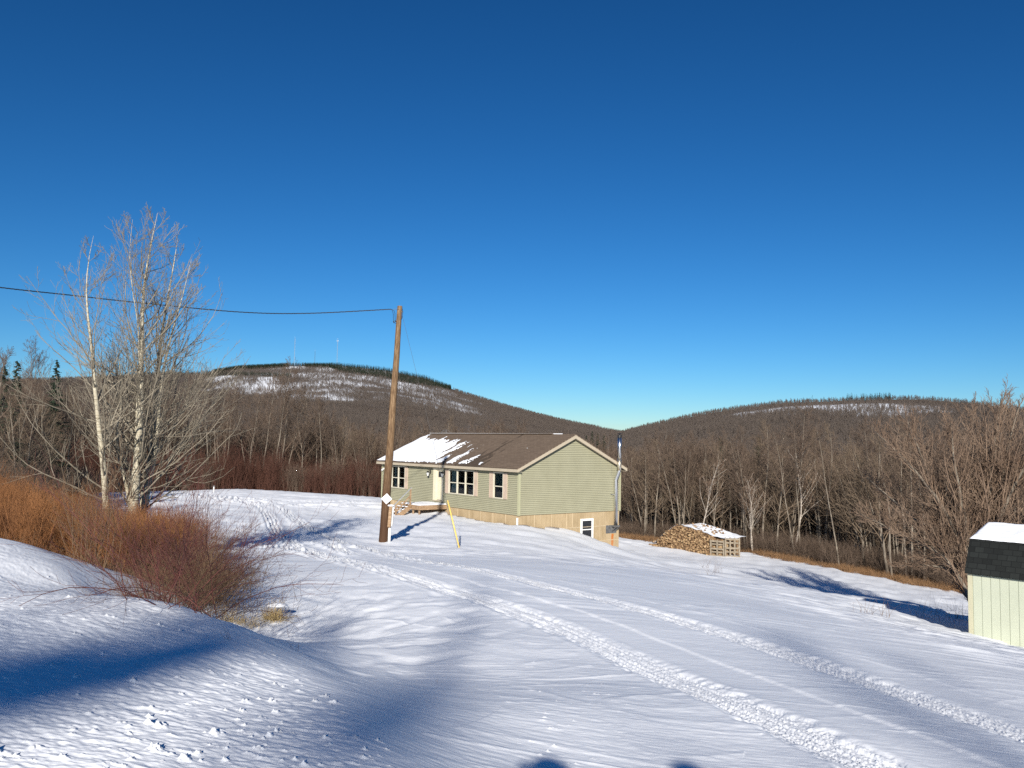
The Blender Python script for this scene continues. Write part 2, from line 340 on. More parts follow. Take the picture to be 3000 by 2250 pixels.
for v_, z in ((0.05, -4.94), (2.05, -5.13), (4.8, -5.57), (6.1, -6.3), (6.95, -6.7), (8.45, -7.2), (10, -7.2)):
    p = hp(-0.2, v_); CTRL.append((p[0], p[1], z))
for u, v_, px, py in ((7.86, -2.1, 1229, 1508), (8.73, -3.3, 1172, 1512), (9.9, -3.0, 1120, 1512), (9.0, -0.8, 1240, 1497)):
    p = hp(u, v_); r_ = rayv(px, py); CTRL.append((p[0], p[1], r_[2] * math.hypot(*p) / math.hypot(r_[0], r_[1])))
CT = np.array(CTRL)
def _tps(r2): return 0.5 * r2 * np.log(r2 + 1e-9)
_n = len(CT)
_K = _tps(((CT[:, None, :2] - CT[None, :, :2]) ** 2).sum(-1)) + np.eye(_n) * 0.12
_P = np.c_[np.ones(_n), CT[:, :2]]
_A = np.zeros((_n + 3, _n + 3)); _A[:_n, :_n] = _K; _A[:_n, _n:] = _P; _A[_n:, :_n] = _P.T
_w = np.linalg.solve(_A, np.r_[CT[:, 2], 0, 0, 0])
def tps(x, y):
    out = _w[_n] + _w[_n + 1] * x + _w[_n + 2] * y
    for i in range(_n): out = out + _w[i] * _tps((x - CT[i, 0]) ** 2 + (y - CT[i, 1]) ** 2)
    return out
# skyline of the two wooded hills as elevation angles by azimuth
def sky_tab(pts):
    a = []
    for px, py in pts:
        r = rayv(px, py); a.append((math.atan2(r[0], r[1]), r[2] / math.hypot(r[0], r[1])))
    a.sort(); return np.array(a)
SKL = sky_tab([(-900, 1180), (-300, 1130), (0, 1112), (330, 1100), (480, 1090), (600, 1092), (700, 1077), (850, 1068), (1000, 1069), (1130, 1082), (1250, 1106), (1350, 1146), (1500, 1190), (1650, 1229), (1780, 1256), (1900, 1275), (2100, 1330), (2600, 1400)])
SKR = sky_tab([(1500, 1360), (1700, 1290), (1820, 1262), (1900, 1240), (2000, 1217), (2160, 1187), (2300, 1168), (2500, 1162), (2700, 1163), (2850, 1172), (3000, 1188), (3300, 1200), (4000, 1290)])
def hills(x, y):
    r = np.hypot(x, y); az = np.arctan2(x, y)
    el_l = np.interp(az, SKL[:, 0], SKL[:, 1]); el_r = np.interp(az, SKR[:, 0], SKR[:, 1])
    nz = fbm(x / 260, y / 260, 4, 5) * 9
    base = -8 - 14 * sstep(90, 260, r) - 6 * sstep(260, 600, r)
    DL, DR = 2400.0, 1350.0
    tl = np.clip((r - 450) / (DL - 450), 0, 1); fl = 0.35 * tl + 0.65 * tl ** 2
    tr = np.clip((r - 240) / (DR - 240), 0, 1); frr = 0.5 * tr + 0.5 * tr ** 2
    back = 1 - 0.6 * sstep(DL, DL * 2.2, r)
    zl = base + (DL * el_l - 4 - base) * fl * np.where(r > DL, back, 1)
    zr = base + (DR * el_r - 5 - base) * frr * np.where(r > DR, 1 - 0.7 * sstep(DR, DR * 2, r), 1)
    zz = np.maximum(zl, zr)
    return zz + nz * sstep(400, 900, r) * (1 - 0.75 * np.maximum(sstep(0.7 * DL, DL, r) * (zl > zr), sstep(0.7 * DR, DR, r) * (zr >= zl)))
def macro(x, y):
    r = np.hypot(x, y)
    w = sstep(88, 150, r)
    return tps(x, y) * (1 - w) + hills(x, y) * w
def zg(x, y): return float(macro(np.array([float(x)]), np.array([float(y)]))[0])

# driveway tyre tracks, in world metres, from the survey of the photo
def tr_pts(pxs):
    out = []
    for px, py in pxs:
        r = rayv(px, py); t = np.linspace(3, 95, 1500)
        gx = r[0] * t; gy = r[1] * t; d = r[2] * t - tps(gx, gy)
        k = np.argmax(d < 0); out.append((gx[k], gy[k]))
    out = np.array(out)
    # smooth resample
    s = np.r_[0, np.cumsum(np.hypot(*np.diff(out, axis=0).T))]
    q = np.linspace(0, s[-1], max(40, int(s[-1] / 0.5)))
    xs = np.interp(q, s, out[:, 0]); ys = np.interp(q, s, out[:, 1])
    for _ in range(6):
        xs[1:-1] = (xs[:-2] + 2 * xs[1:-1] + xs[2:]) / 4; ys[1:-1] = (ys[:-2] + 2 * ys[1:-1] + ys[2:]) / 4
    return np.c_[xs, ys]
def ext(p, q, d):
    p = np.array(p); q = np.array(q); u = (q - p) / np.linalg.norm(q - p); return q + u * d
TRK = {}
TRK['L'] = tr_pts([(2700, 2310), (2537, 2237), (2356, 2160), (2085, 2038), (1814, 1911), (1542, 1798), (1271, 1712), (1100, 1665), (990, 1640), (900, 1615), (845, 1592), (812, 1565), (795, 1530), (783, 1505), (765, 1488), (730, 1476), (660, 1462), (560, 1453)])
TRK['R'] = tr_pts([(3400, 2300), (2989, 2151), (2628, 2029), (2356, 1934), (2085, 1848), (1814, 1771), (1542, 1703), (1271, 1649), (1130, 1622), (1030, 1600), (950, 1572), (900, 1552), (870, 1527), (845, 1502), (820, 1487), (780, 1478), (700, 1466), (600, 1456)])
TRK['L2'] = tr_pts([(1100, 1663), (980, 1632), (900, 1618), (800, 1602), (700, 1590)])
TRK['C1'] = tr_pts([(1100, 1470), (1000, 1472), (900, 1470), (800, 1468), (700, 1462), (600, 1452), (520, 1446)])
TRK['C2'] = tr_pts([(1100, 1480), (1000, 1482), (900, 1481), (800, 1476), (700, 1469), (600, 1460)])
TRK['M'] = tr_pts([(1030, 1625), (960, 1600), (890, 1590), (820, 1585)])
def pdist(x, y, P):
    """signed distance to a polyline and arc length"""
    best = np.full(x.shape, 1e9); sg = np.zeros(x.shape); arc = np.zeros(x.shape); s0 = 0
    for i in range(len(P) - 1):
        a = P[i]; d = P[i + 1] - a; L = math.hypot(*d)
        t = np.clip(((x - a[0]) * d[0] + (y - a[1]) * d[1]) / (L * L), 0, 1)
        ex = x - a[0] - t * d[0]; ey = y - a[1] - t * d[1]; dd = np.hypot(ex, ey)
        m = dd < best
        best = np.where(m, dd, best); sg = np.where(m, np.sign(d[0] * ey - d[1] * ex), sg); arc = np.where(m, s0 + t * L, arc)
        s0 += L
    return best * sg, arc
CREST = np.array([(3.6, 0.2), (-0.65, 4.75), (-1.15, 5.95), (-2.45, 7.95), (-3.8, 9.2), (-6.45, 11.95), (-8.6, 14.3), (-14, 20), (-30, 36)])
WD = (0.96, -0.28)
def micro(x, y):
    r = np.hypot(x, y)
    a = x * WD[0] + y * WD[1]; c = -x * WD[1] + y * WD[0]     # along and across the wind
    cs, _ = pdist(x, y, CREST)
    cs = -cs
    road = sstep(0.25, -0.35, cs)                             # 1 on the road shoulder, 0 in the field
    fade = 1 - 0.7 * sstep(60, 85, r)
    h = np.zeros_like(x)
    # wind drifts in the field
    w1 = fbm(a / 2.6 + 5, c / 0.75, 3, 11); w2 = fbm(a / 0.9, c / 0.22, 2, 21)
    big = fbm(x / 7, y / 5, 2, 31)
    wx = vnoise(a / 1.6, c / 1.2, 41) * 1.2
    lip = vnoise(a / 1.9 + wx * 0.35, c / 0.55 + wx, 51); lip = np.maximum(0, 1 - np.abs(lip) * 5.5) * (vnoise(a / 4, c / 3, 61) > 0.03)
    patch = 0.35 + 0.65 * sstep(-0.1, 0.5, vnoise(x / 5.0, y / 4.0, 71))
    field = 0.002 * fbm(a / 0.18, c / 0.05, 2, 98) + 0.017 * w1 * patch + 0.0045 * w2 * patch + 0.04 * big + 0.013 * lip * patch
    # coarser crust drifts on the slope to the right
    rs = sstep(4, 9, x) * sstep(8, 14, y)
    field = field + rs * (0.05 * fbm(a / 1.5, c / 0.4, 2, 81) + 0.04 * np.maximum(0, 1 - np.abs(vnoise(a / 2.4, c / 0.6, 91)) * 5))
    far = sstep(22, 34, r)
    field = field + far * (0.09 * fbm(a / 3.5, c / 1.0, 3, 95) + 0.05 * np.maximum(0, 1 - np.abs(vnoise(a / 5, c / 1.3, 97)) * 4))
    # crusty ploughed road shoulder with lumps
    crust = 0.0045 * fbm(a / 0.10, c / 0.04, 2, 99) + 0.0045 * fbm(a / 0.28, c / 0.085, 3, 101) + 0.006 * fbm(a / 1.1, c / 0.45, 3, 111) + 0.03 * fbm(x / 2.2, y / 2.0, 2, 121)
    h = field * (1 - road) + crust * road
    h = h + 0.05 * np.exp(-((cs + 0.15) / 0.45) ** 2) * (0.6 + vnoise(x / 1.3, y / 1.3, 131))
    # tyre tracks
    trk = np.zeros_like(x)
    near = r < 84
    for key, wdt, dep in (('L', 0.22, 0.035), ('R', 0.21, 0.03), ('L2', 0.22, 0.035), ('C1', 0.3, 0.03), ('C2', 0.3, 0.03), ('M', 0.2, 0.025)):
        P = TRK[key]
        d, s = pdist(x, y, P)
        wd = wdt * (1 + 0.35 * sstep(20, 50, r)) * (1 + 0.12 * vnoise(s / 1.5, s * 0 + 3, 141))
        ins = sstep(wd + 0.09, wd - 0.07, np.abs(d) + 0.07 * vnoise(x / 0.16, y / 0.16, 145))
        ws = 0.032 * (1 + sstep(6, 38, r) * 6.5)
        chunk = 0.6 * np.abs(vnoise(s / ws / 1.5, d / ws, 151)) + 0.5 * np.abs(vnoise(x / ws * 1.9, y / ws * 1.9, 161)) + 0.7 * vnoise(s / 1.3, d / 0.05, 163)
        tread = 0.35 * np.sign(vnoise(s / 0.05, d / 0.09, 171)) * (vnoise(x / 0.6, y / 0.6, 181) > -0.1)
        amp = 0.027 * (1 + 4.6 * sstep(7, 36, r))
        h = h * (1 - ins * 0.7) + ins * (-dep + amp * (chunk * 0.9 + tread * 0.12))
        h = h + 0.05 * sstep(16, 34, r) * ins * np.cos(np.clip(np.abs(d) / wd, 0, 1) * 9.4)
        h = h + (0.006 + 0.06 * sstep(10, 36, r)) * (0.7 + 0.8 * vnoise(s / 0.5, d * 0 + 1, 165)) * np.exp(-((np.abs(d) - wd - 0.10) / (0.05 + 0.08 * sstep(14, 40, r))) ** 2)
        if key in 'LR':
            # polished band and a thin scarp beside each wheel track
            side = np.where(d > 0, 1, -1)
            sc = d + 0.85 + 0.05 * vnoise(s / 1.2, s * 0, 191)
            h = h + 0.02 * sstep(0.035, -0.035, sc) * np.exp(-np.maximum(0, -sc) / 0.7) * (1 if key == 'L' else 0.5)
            h = h * (1 - 0.45 * np.exp(-((d + 0.55) / 0.3) ** 2))
    # footprints / soft dimples beside the canes
    dm = sstep(3.5, 1.0, np.hypot((x + 2.6) / 1.2, (y - 12.3) / 2.2))
    h = h - 0.05 * dm * np.maximum(0, vnoise(x / 0.42, y / 0.55, 201))
    return h * fade

CX_, CY_ = [], []
def chunk_field():
    """snow lumps thrown up on the shoulder: gaussian spikes with a lee tail"""
    rng = np.random.RandomState(4)
    P = []
    for _ in range(3600):
        rr = 3.6 + 14 * rng.rand() ** 1.4; az = math.radians(-44 + 52 * rng.rand())
        P.append((rr * math.sin(az), rr * math.cos(az), 0.008 + 0.015 * rng.rand() ** 3, 0.006 + 0.026 * rng.rand() ** 7))
    return np.array(P)
def build_ground():
    az_f = np.radians(np.linspace(-36, 36, 1450)); az_l = np.radians(-36 - np.linspace(0.2, 1, 60) ** 1.5 * 144)[::-1]; az_r = np.radians(36 + np.linspace(0.2, 1, 60) ** 1.5 * 144)
    az = np.concatenate([az_l, az_f, az_r[:-1]])
    r = np.concatenate([np.linspace(0.2, 3.4, 34), 1 / np.linspace(1 / 3.45, 1 / 60.0, 960), np.geomspace(60.5, 95, 80), np.geomspace(96.5, 170, 26)])
    A, Rr = np.meshgrid(az, r)
    X = Rr * np.sin(A); Y = Rr * np.cos(A)
    Z = macro(X, Y)
    front = (np.abs(A) < math.radians(48)) & (Rr > 3) & (Rr < 90)
    xm, ym = X[front], Y[front]
    Z[front] += micro(xm, ym)
    # lumps, stamped only where they land
    for cx, cy, sg, ht in chunk_field():
        cs, _ = pdist(np.array([cx]), np.array([cy]), CREST); cs = -cs
        if cs[0] > 0.05 and not (0 < cx < 2.5): continue
        if cs[0] > 0.05: ht *= 0.45
        rr = math.hypot(cx, cy); a0 = math.atan2(cx, cy)
        i0, i1 = np.searchsorted(r, [rr - 0.25, rr + 0.25]); j0, j1 = np.searchsorted(az, [a0 - 0.35 / rr, a0 + 0.35 / rr])
        sx = X[i0:i1, j0:j1] - cx; sy = Y[i0:i1, j0:j1] - cy
        a = sx * WD[0] + sy * WD[1]; c = -sx * WD[1] + sy * WD[0]
        aa = np.where(a > 0, a / 2.6, a)
        q = (aa / sg) ** 2 + (c / sg) ** 2
        Z[i0:i1, j0:j1] += ht * np.exp(-q ** 0.8) * np.clip(0.75 + 1.1 * vnoise(sx / sg * 1.1 + cx * 9, sy / sg * 1.1 + cy * 7, 5), 0.05, 2)
    # hollow under the house so the ground does not rise through its floor
    lx = (X - HC[0]) * UA[0] + (Y - HC[1]) * UA[1]; ly = (X - HC[0]) * VA[0] + (Y - HC[1]) * VA[1]
    ins = (lx > 0.25) & (lx < HL - 0.25) & (ly > 0.25) & (ly < HW - 0.25)
    Z[ins] -= 1.5
    nr, na = X.shape
    V = np.stack([X, Y, Z], -1).reshape(-1, 3)
    V = np.r_[V, [[0, 0, float(macro(np.zeros(1), np.zeros(1))[0])]]]
    i = np.arange(nr - 1)[:, None]; j = np.arange(na)[None, :]; j2 = (j + 1) % na
    F = np.stack([i * na + j, i * na + j2, (i + 1) * na + j2, (i + 1) * na + j], -1).reshape(-1, 4)[:, ::-1]
    jj = np.arange(na); T = np.stack([np.full(na, nr * na), (jj + 1) % na, jj], -1)[:, ::-1]
    me = mesh_np('snow_ground', V, F, T[:, ::-1] if False else T, smooth=True)
    o = link('ground', me, MATS['snow']); tag(o, 'snow covered ground with a driveway of tyre tracks', None, None, 'structure')
    return o
build_ground()

def build_hills():
    az = np.concatenate([np.radians(np.linspace(-180, -46, 60))[:-1], np.radians(np.linspace(-46, 46, 620)), np.radians(np.linspace(46, 180, 60))[1:-1]])
    r = np.unique(np.concatenate([np.geomspace(158, 5200, 300), np.linspace(1300, 1400, 21), np.linspace(2330, 2470, 29), [9000]]))
    A, Rr = np.meshgrid(az, r); X = Rr * np.sin(A); Y = Rr * np.cos(A)
    Z = macro(X, Y) - 0.6 * (Rr < 175)
    nr, na = X.shape
    V = np.stack([X, Y, Z], -1).reshape(-1, 3)
    i = np.arange(nr - 1)[:, None]; j = np.arange(na)[None, :]; j2 = (j + 1) % na
    F = np.stack([i * na + j, i * na + j2, (i + 1) * na + j2, (i + 1) * na + j], -1).reshape(-1, 4)[:, ::-1]
    me = mesh_np('hills', V, F, None, smooth=True)
    a = me.attributes.new('snowy', 'FLOAT', 'POINT')
    x, y = X.ravel(), Y.ravel()
    a.data.foreach_set('value', snowy(x, y).astype(np.float32))
    o = link('hills', me, MATS['hill_ground']); tag(o, 'two long wooded hills with snow showing between the trees', None, None, 'structure')
def blob(az, r, px0, px1, r0, r1, soft=0.25):
    a0 = rayv(px0, 1200); a0 = math.atan2(a0[0], a0[1]); a1 = rayv(px1, 1200); a1 = math.atan2(a1[0], a1[1])
    ca, wa = (a0 + a1) / 2, (a1 - a0) / 2; cr, wr = (r0 + r1) / 2, (r1 - r0) / 2
    q = np.sqrt(((az - ca) / wa) ** 2 + ((r - cr) / wr) ** 2)
    return sstep(1 + soft, 1 - soft, q)
def snowy(x, y):
    """how open and snowy the hillside is"""
    r = np.hypot(x, y); az = np.arctan2(x, y)
    s = 0.38 * blob(az, r, 560, 1450, 1600, 2450, 0.35)
    s = np.maximum(s, 0.5 * blob(az, r, 2130, 2780, 1060, 1300, 0.3))
    s = np.maximum(s, 1.0 * blob(az, r, 835, 895, 2330, 2420, 0.3))
    s = np.maximum(s, 1.0 * blob(az, r, 600, 690, 2150, 2280, 0.3))
    s = np.maximum(s, 1.0 * blob(az, r, 745, 815, 1900, 2150, 0.3))
    s = s + 0.25 * fbm(x / 120, y / 120, 3, 301)
    return np.clip(s, 0, 1)
build_hills()

# ------------------------------------------------------------------ bare branches
def _nrm(v): return v / (np.linalg.norm(v, axis=-1, keepdims=True) + 1e-9)
def grow(rng, S, D, L, R0, K, wander, up, rend=0.3):
    N = len(S); P = np.zeros((N, K, 3)); P[:, 0] = S; d = _nrm(D)
    for k in range(1, K):
        d = d + rng.randn(N, 3) * wander; d[:, 2] += up / K; d = _nrm(d)
        P[:, k] = P[:, k - 1] + d * (L / (K - 1))[:, None]
    t = np.linspace(0, 1, K)
    return P, R0[:, None] * (1 - (1 - rend) * t)[None]
def spawn(rng, P, R, n, t0, t1, a0, a1, len_f, rfac, flat=0.0, rmax=None):
    N, K, _ = P.shape
    base = (np.arange(n) + 0.5) / n
    t = t0 + (t1 - t0) * np.clip(base[None] + rng.randn(N, n) * 0.4 / n, 0, 1)
    q = t * (K - 1); i = np.minimum(q.astype(int), K - 2); f = (q - i)[..., None]
    ii = np.arange(N)[:, None]
    pos = P[ii, i] * (1 - f) + P[ii, i + 1] * f
    tan = _nrm(P[ii, i + 1] - P[ii, i])
    rr = (R[ii, i] * (1 - f[..., 0]) + R[ii, i + 1] * f[..., 0])
    az = rng.rand(N, n) * 2 * np.pi
    ref = np.where(np.abs(tan[..., 2:3]) < 0.9, np.array([0, 0, 1.0]), np.array([1.0, 0, 0]))
    e1 = _nrm(np.cross(tan, ref)); e2 = np.cross(tan, e1)
    pe = e1 * np.cos(az)[..., None] + e2 * np.sin(az)[..., None]
    an = a0 + (a1 - a0) * rng.rand(N, n)
    D = tan * np.cos(an)[..., None] + pe * np.sin(an)[..., None]
    if flat: D[..., 2] *= 1 - flat
    Lp = np.linalg.norm(P[:, -1] - P[:, 0], axis=-1)[:, None]
    L = len_f(t) * Lp * (0.7 + 0.6 * rng.rand(N, n))
    r0 = rr * rfac
    if rmax: r0 = np.minimum(r0, rmax)
    m = N * n
    return pos.reshape(m, 3), D.reshape(m, 3), L.reshape(m), r0.reshape(m)
def tubes(levels):
    """levels: list of (P, R, sides) -> V, F"""
    Vs = []; Fs = []; off = 0
    for P, R, S in levels:
        N, K, _ = P.shape
        ax = _nrm(P[:, -1] - P[:, 0])
        ref = np.where(np.abs(ax[:, 2:3]) < 0.9, np.array([0, 0, 1.0]), np.array([1.0, 0, 0]))
        e1 = _nrm(np.cross(ax, ref)); e2 = np.cross(ax, e1)
        a = np.arange(S) * 2 * np.pi / S
        ring = e1[:, None, :] * np.cos(a)[None, :, None] + e2[:, None, :] * np.sin(a)[None, :, None]   # N,S,3
        V = P[:, :, None, :] + ring[:, None] * R[:, :, None, None]
        Vs.append(V.reshape(-1, 3))
        n = np.arange(N)[:, None, None] * K * S; k = np.arange(K - 1)[None, :, None] * S; s = np.arange(S)[None, None, :]
        s2 = (s + 1) % S
        F = np.stack([n + k + s, n + k + s2, n + k + S + s2, n + k + S + s], -1).reshape(-1, 4) + off
        Fs.append(F[:, ::-1]); off += N * K * S
    return np.concatenate(Vs), np.concatenate(Fs)
def branch_mesh(name, levels, material, smooth=True):
    V, F = tubes(levels); me = mesh_np(name, V, F, None, smooth); me.materials.append(MATS[material]); return me

def bare_tree(seed, H, r0, n1=24, n2=8, n3=6, n4=0, clear=0.3, a=(0.6, 1.0), l1=0.32, up=0.35, lean=0.03, twig=0.006, fork=0, wander=0.05):
    rng = np.random.RandomState(seed)
    n0 = 1 + fork
    S = np.zeros((n0, 3)); D = np.c_[rng.randn(n0, 2) * (lean + 0.12 * (fork > 0)), np.ones(n0)]
    P0, R0 = grow(rng, S - [0, 0, 0.3], D, np.full(n0, H) * (1 - 0.15 * rng.rand(n0)), np.full(n0, r0 * 0.75) * (1 - 0.2 * (np.arange(n0) > 0)), 12, wander, 0.3, 0.12)
    def lf(t): return l1 * (1.15 - 0.85 * ((t - clear) / (1 - clear)))
    b = spawn(rng, P0, R0, n1, clear, 0.98, a[0], a[1], lf, 0.5, rmax=r0 * 0.45)
    P1, R1 = grow(rng, *b, 7, 0.10, up * 1.6, 0.25)
    b = spawn(rng, P1, R1, n2, 0.2, 0.97, 0.5, 0.95, lambda t: 0.48 * (1.1 - 0.7 * t), 0.6)
    P2, R2 = grow(rng, *b, 5, 0.12, up, 0.3)
    b = spawn(rng, P2, R2, n3, 0.15, 0.97, 0.4, 0.9, lambda t: 0.5 * (1.1 - 0.6 * t), 0.65)
    R2 = np.maximum(R2, twig)
    P3, R3 = grow(rng, *b, 4, 0.14, up * 0.7, 0.5); R3 = np.maximum(R3, twig * 0.8)
    lv = [(P1, np.maximum(R1, twig * 1.2), 5), (P2, R2, 3), (P3, R3, 3)]
    if n4:
        b = spawn(rng, P3, R3, n4, 0.2, 0.95, 0.4, 0.8, lambda t: 0.55 + 0 * t, 0.8)
        P4, R4 = grow(rng, *b, 3, 0.12, 0.2, 0.6); lv.append((P4, np.maximum(R4, twig * 0.65), 3))
    return [(P0, R0, 8)], lv

def spruce_mesh(name, seed, H, R, nb=70, tufts=22, clear=0.08, loose=0.0, fine=1.0):
    """tapered spruce: whorls of drooping boughs made of needle clumps"""
    rng = np.random.RandomState(seed); V = []; F = []
    t = clear + (1 - clear) * (np.arange(nb) + rng.rand(nb)) / nb
    for k in range(nb):
        z = H * t[k]; L = R * (1 - t[k]) ** 0.9 * (0.5 + 0.7 * rng.rand()) + 0.05 * R; az = rng.rand() * 6.283
        if loose and rng.rand() < loose: continue
        dx, dy = math.cos(az), math.sin(az)
        m = max(3, int(tufts * L / R))
        for q in range(m):
            s = (q + 0.6) / m; px = dx * L * s; py = dy * L * s; pz = z - 0.28 * L * s + 0.16 * L * s * s
            w = (0.16 * R + 0.10 * L) * (1.1 - 0.75 * s) * fine; a2 = az + rng.randn() * 0.9
            ax, ay = math.cos(a2), math.sin(a2)
            b = len(V)
            V += [(px - ay * w * .6, py + ax * w * .6, pz - w * .2 * rng.rand()), (px + ay * w * .6, py - ax * w * .6, pz - w * .25), (px + ax * w * 1.4, py + ay * w * 1.4, pz - w * 0.15 + w * .5 * (rng.rand() - .3)), (px, py, pz + w * .55)]
            F += [(b, b + 1, b + 2), (b, b + 2, b + 3), (b + 1, b + 3, b + 2), (b, b + 3, b + 1)]
    me = mesh_np(name, np.array(V), None, np.array(F)); me.materials.append(MATS['spruce']); return me

# stand-alone instancing for what nobody could count (far woods, brush, grass)
def scatter(name, pts, scl, variants, idx=None, seed=0, tilt=0.0):
    rng = np.random.RandomState(seed); N = len(pts)
    me = bpy.data.meshes.new(name); me.vertices.add(N); me.vertices.foreach_set('co', np.asarray(pts, np.float32).ravel())
    for nm, val in (('scl', scl), ('rot', rng.rand(N) * 6.283), ('tx', rng.randn(N) * tilt), ('ty', rng.randn(N) * tilt)):
        a = me.attributes.new(nm, 'FLOAT', 'POINT'); a.data.foreach_set('value', np.asarray(val, np.float32))
    a = me.attributes.new('pick', 'INT', 'POINT'); a.data.foreach_set('value', (rng.randint(0, len(variants), N) if idx is None else idx).astype(np.int32))
    o = bpy.data.objects.new(name, me); COL.objects.link(o)
    g = bpy.data.node_groups.new(name + '_spread', 'GeometryNodeTree')
    g.interface.new_socket('Geometry', in_out='INPUT', socket_type='NodeSocketGeometry')
    g.interface.new_socket('Geometry', in_out='OUTPUT', socket_type='NodeSocketGeometry')
    N_ = g.nodes; L_ = g.links
    gi = N_.new('NodeGroupInput'); go = N_.new('NodeGroupOutput'); ip = N_.new('GeometryNodeInstanceOnPoints'); jn = N_.new('GeometryNodeJoinGeometry')
    for vme in variants:
        vo = bpy.data.objects.new(vme.name, vme)
        oi = N_.new('GeometryNodeObjectInfo'); oi.inputs['Object'].default_value = vo; oi.inputs['As Instance'].default_value = True
        L_.new(oi.outputs['Geometry'], jn.inputs[0])
    def attr(nm, ty='FLOAT'):
        a = N_.new('GeometryNodeInputNamedAttribute'); a.data_type = ty; a.inputs['Name'].default_value = nm; return a.outputs['Attribute']
    cx = N_.new('ShaderNodeCombineXYZ'); L_.new(attr('tx'), cx.inputs[0]); L_.new(attr('ty'), cx.inputs[1]); L_.new(attr('rot'), cx.inputs[2])
    L_.new(gi.outputs[0], ip.inputs['Points']); L_.new(jn.outputs[0], ip.inputs['Instance']); ip.inputs['Pick Instance'].default_value = True
    L_.new(attr('pick', 'INT'), ip.inputs['Instance Index']); L_.new(cx.outputs[0], ip.inputs['Rotation']); L_.new(attr('scl'), ip.inputs['Scale'])
    L_.new(ip.outputs[0], go.inputs[0])
    md = o.modifiers.new('spread', 'NODES'); md.node_group = g
    return o
def merged(name, trunk, crown, tm, cm):
    V1, F1 = tubes(trunk); V2, F2 = tubes(crown)
    me = mesh_np(name, np.r_[V1, V2], np.r_[F1, F2 + len(V1)], None, True)
    me.materials.append(MATS[tm]); me.materials.append(MATS[cm])
    mi = np.zeros(len(F1) + len(F2), np.int32); mi[len(F1):] = 1; me.polygons.foreach_set('material_index', mi); me.update()
    return me

# ------------------------------------------------------------------ woods
mid_var = []   # (trunk mesh, crown mesh)
SPEC = [dict(H=11.5, r0=0.15, n1=24, n2=7, n3=5, clear=0.30, a=(0.5, 0.9)), dict(H=12.5, r0=0.11, n1=20, n2=7, n3=4, clear=0.46, a=(0.45, 0.8), l1=0.26),
        dict(H=10.5, r0=0.15, n1=24, n2=7, n3=4, clear=0.25, a=(0.5, 0.95), fork=1, l1=0.36), dict(H=12, r0=0.10, n1=18, n2=6, n3=4, clear=0.55, a=(0.4, 0.8), l1=0.22),
        dict(H=9.5, r0=0.09, n1=22, n2=7, n3=4, clear=0.2, a=(0.6, 1.0), l1=0.30), dict(H=11, r0=0.13, n1=20, n2=7, n3=4, clear=0.4, a=(0.35, 0.7), fork=2, l1=0.30),
        dict(H=8, r0=0.06, n1=20, n2=6, n3=4, clear=0.15, a=(0.5, 0.9), l1=0.26), dict(H=12, r0=0.12, n1=24, n2=7, n3=4, clear=0.35, a=(0.6, 1.05), l1=0.30)]
for i, sp in enumerate(SPEC):
    tk, cr = bare_tree(100 + i, twig=0.008, **sp)
    mid_var.append((branch_mesh('wood_trunk', tk, 'grey_bark'), branch_mesh('wood_crown', cr, 'wood_twig' if i % 2 else 'tan_twig')))
dark_var = [merged('wood_tree', *bare_tree(150 + i, twig=0.011, **SPEC[i]), 'grey_bark', 'wood_twig') for i in (0, 1, 3, 4, 7)]
TREES = []
def put_tree(var, x, y, s, rz, label, group, name='bare_tree', cat='tree', dz=0.0):
    e = empty(name, (x, y, zg(x, y) + dz), rz); e.scale = (s, s, s * random.uniform(0.92, 1.12))
    tag(e, label, cat, group)
    for nm, me in (('trunk', var[0]), ('crown', var[1])):
        link(nm, me, None, e)
    TREES.append(e); return e
random.seed(5)
def along(poly, n, jit, depth):
    P = np.array(poly, float); s = np.r_[0, np.cumsum(np.hypot(*np.diff(P, axis=0).T))]; out = []
    for k in range(n):
        q = (k + 0.5 + random.uniform(-0.5, 0.5)) / n * s[-1]; x = np.interp(q, s, P[:, 0]); y = np.interp(q, s, P[:, 1])
        r = math.hypot(x, y); d = random.uniform(0, 1) ** 1.3 * depth; out.append((x * (1 + d / r) + random.uniform(-jit, jit), y * (1 + d / r)))
    return out
EDGE_R = [(9.5, 69), (13, 67.5), (17.5, 64.5), (19, 60.5), (22, 56.5), (24.5, 53), (28, 49), (33, 44.5), (40, 40)]
for x, y in along(EDGE_R, 125, 0.6, 9):
    s = random.uniform(0.68, 0.95)
    put_tree(random.choice(mid_var), x, y, s, random.uniform(0, 6.28), 'bare grey tree at the edge of the woods beyond the firewood and the shed', 'bare trees along the wood edge beyond the shed')
EDGE_L = [(-52, 62), (-42, 74), (-30, 84), (-20, 86), (-10, 84), (-2, 82), (8, 78)]
for x, y in along(EDGE_L, 95, 0.8, 12):
    s = random.uniform(0.85, 1.1) * (1 if x < -18 else 0.8)
    put_tree(random.choice(mid_var), x, y, s, random.uniform(0, 6.28), 'bare grey tree in the woods behind the house and its snowy field', 'bare trees in the woods behind the house')
EDGE_LL = [(-19, 29), (-22, 36), (-26, 44), (-28, 52), (-34, 58)]
for x, y in along(EDGE_LL, 46, 1.2, 7):
    s = (0.092 * math.hypot(x, y) + 3.0) / 12.5 * random.uniform(0.7, 1.0)
    put_tree(random.choice(mid_var), x, y, s, random.uniform(0, 6.28), 'bare brown tree in the tangle behind the pale poplars', 'bare trees in the tangle behind the poplars')

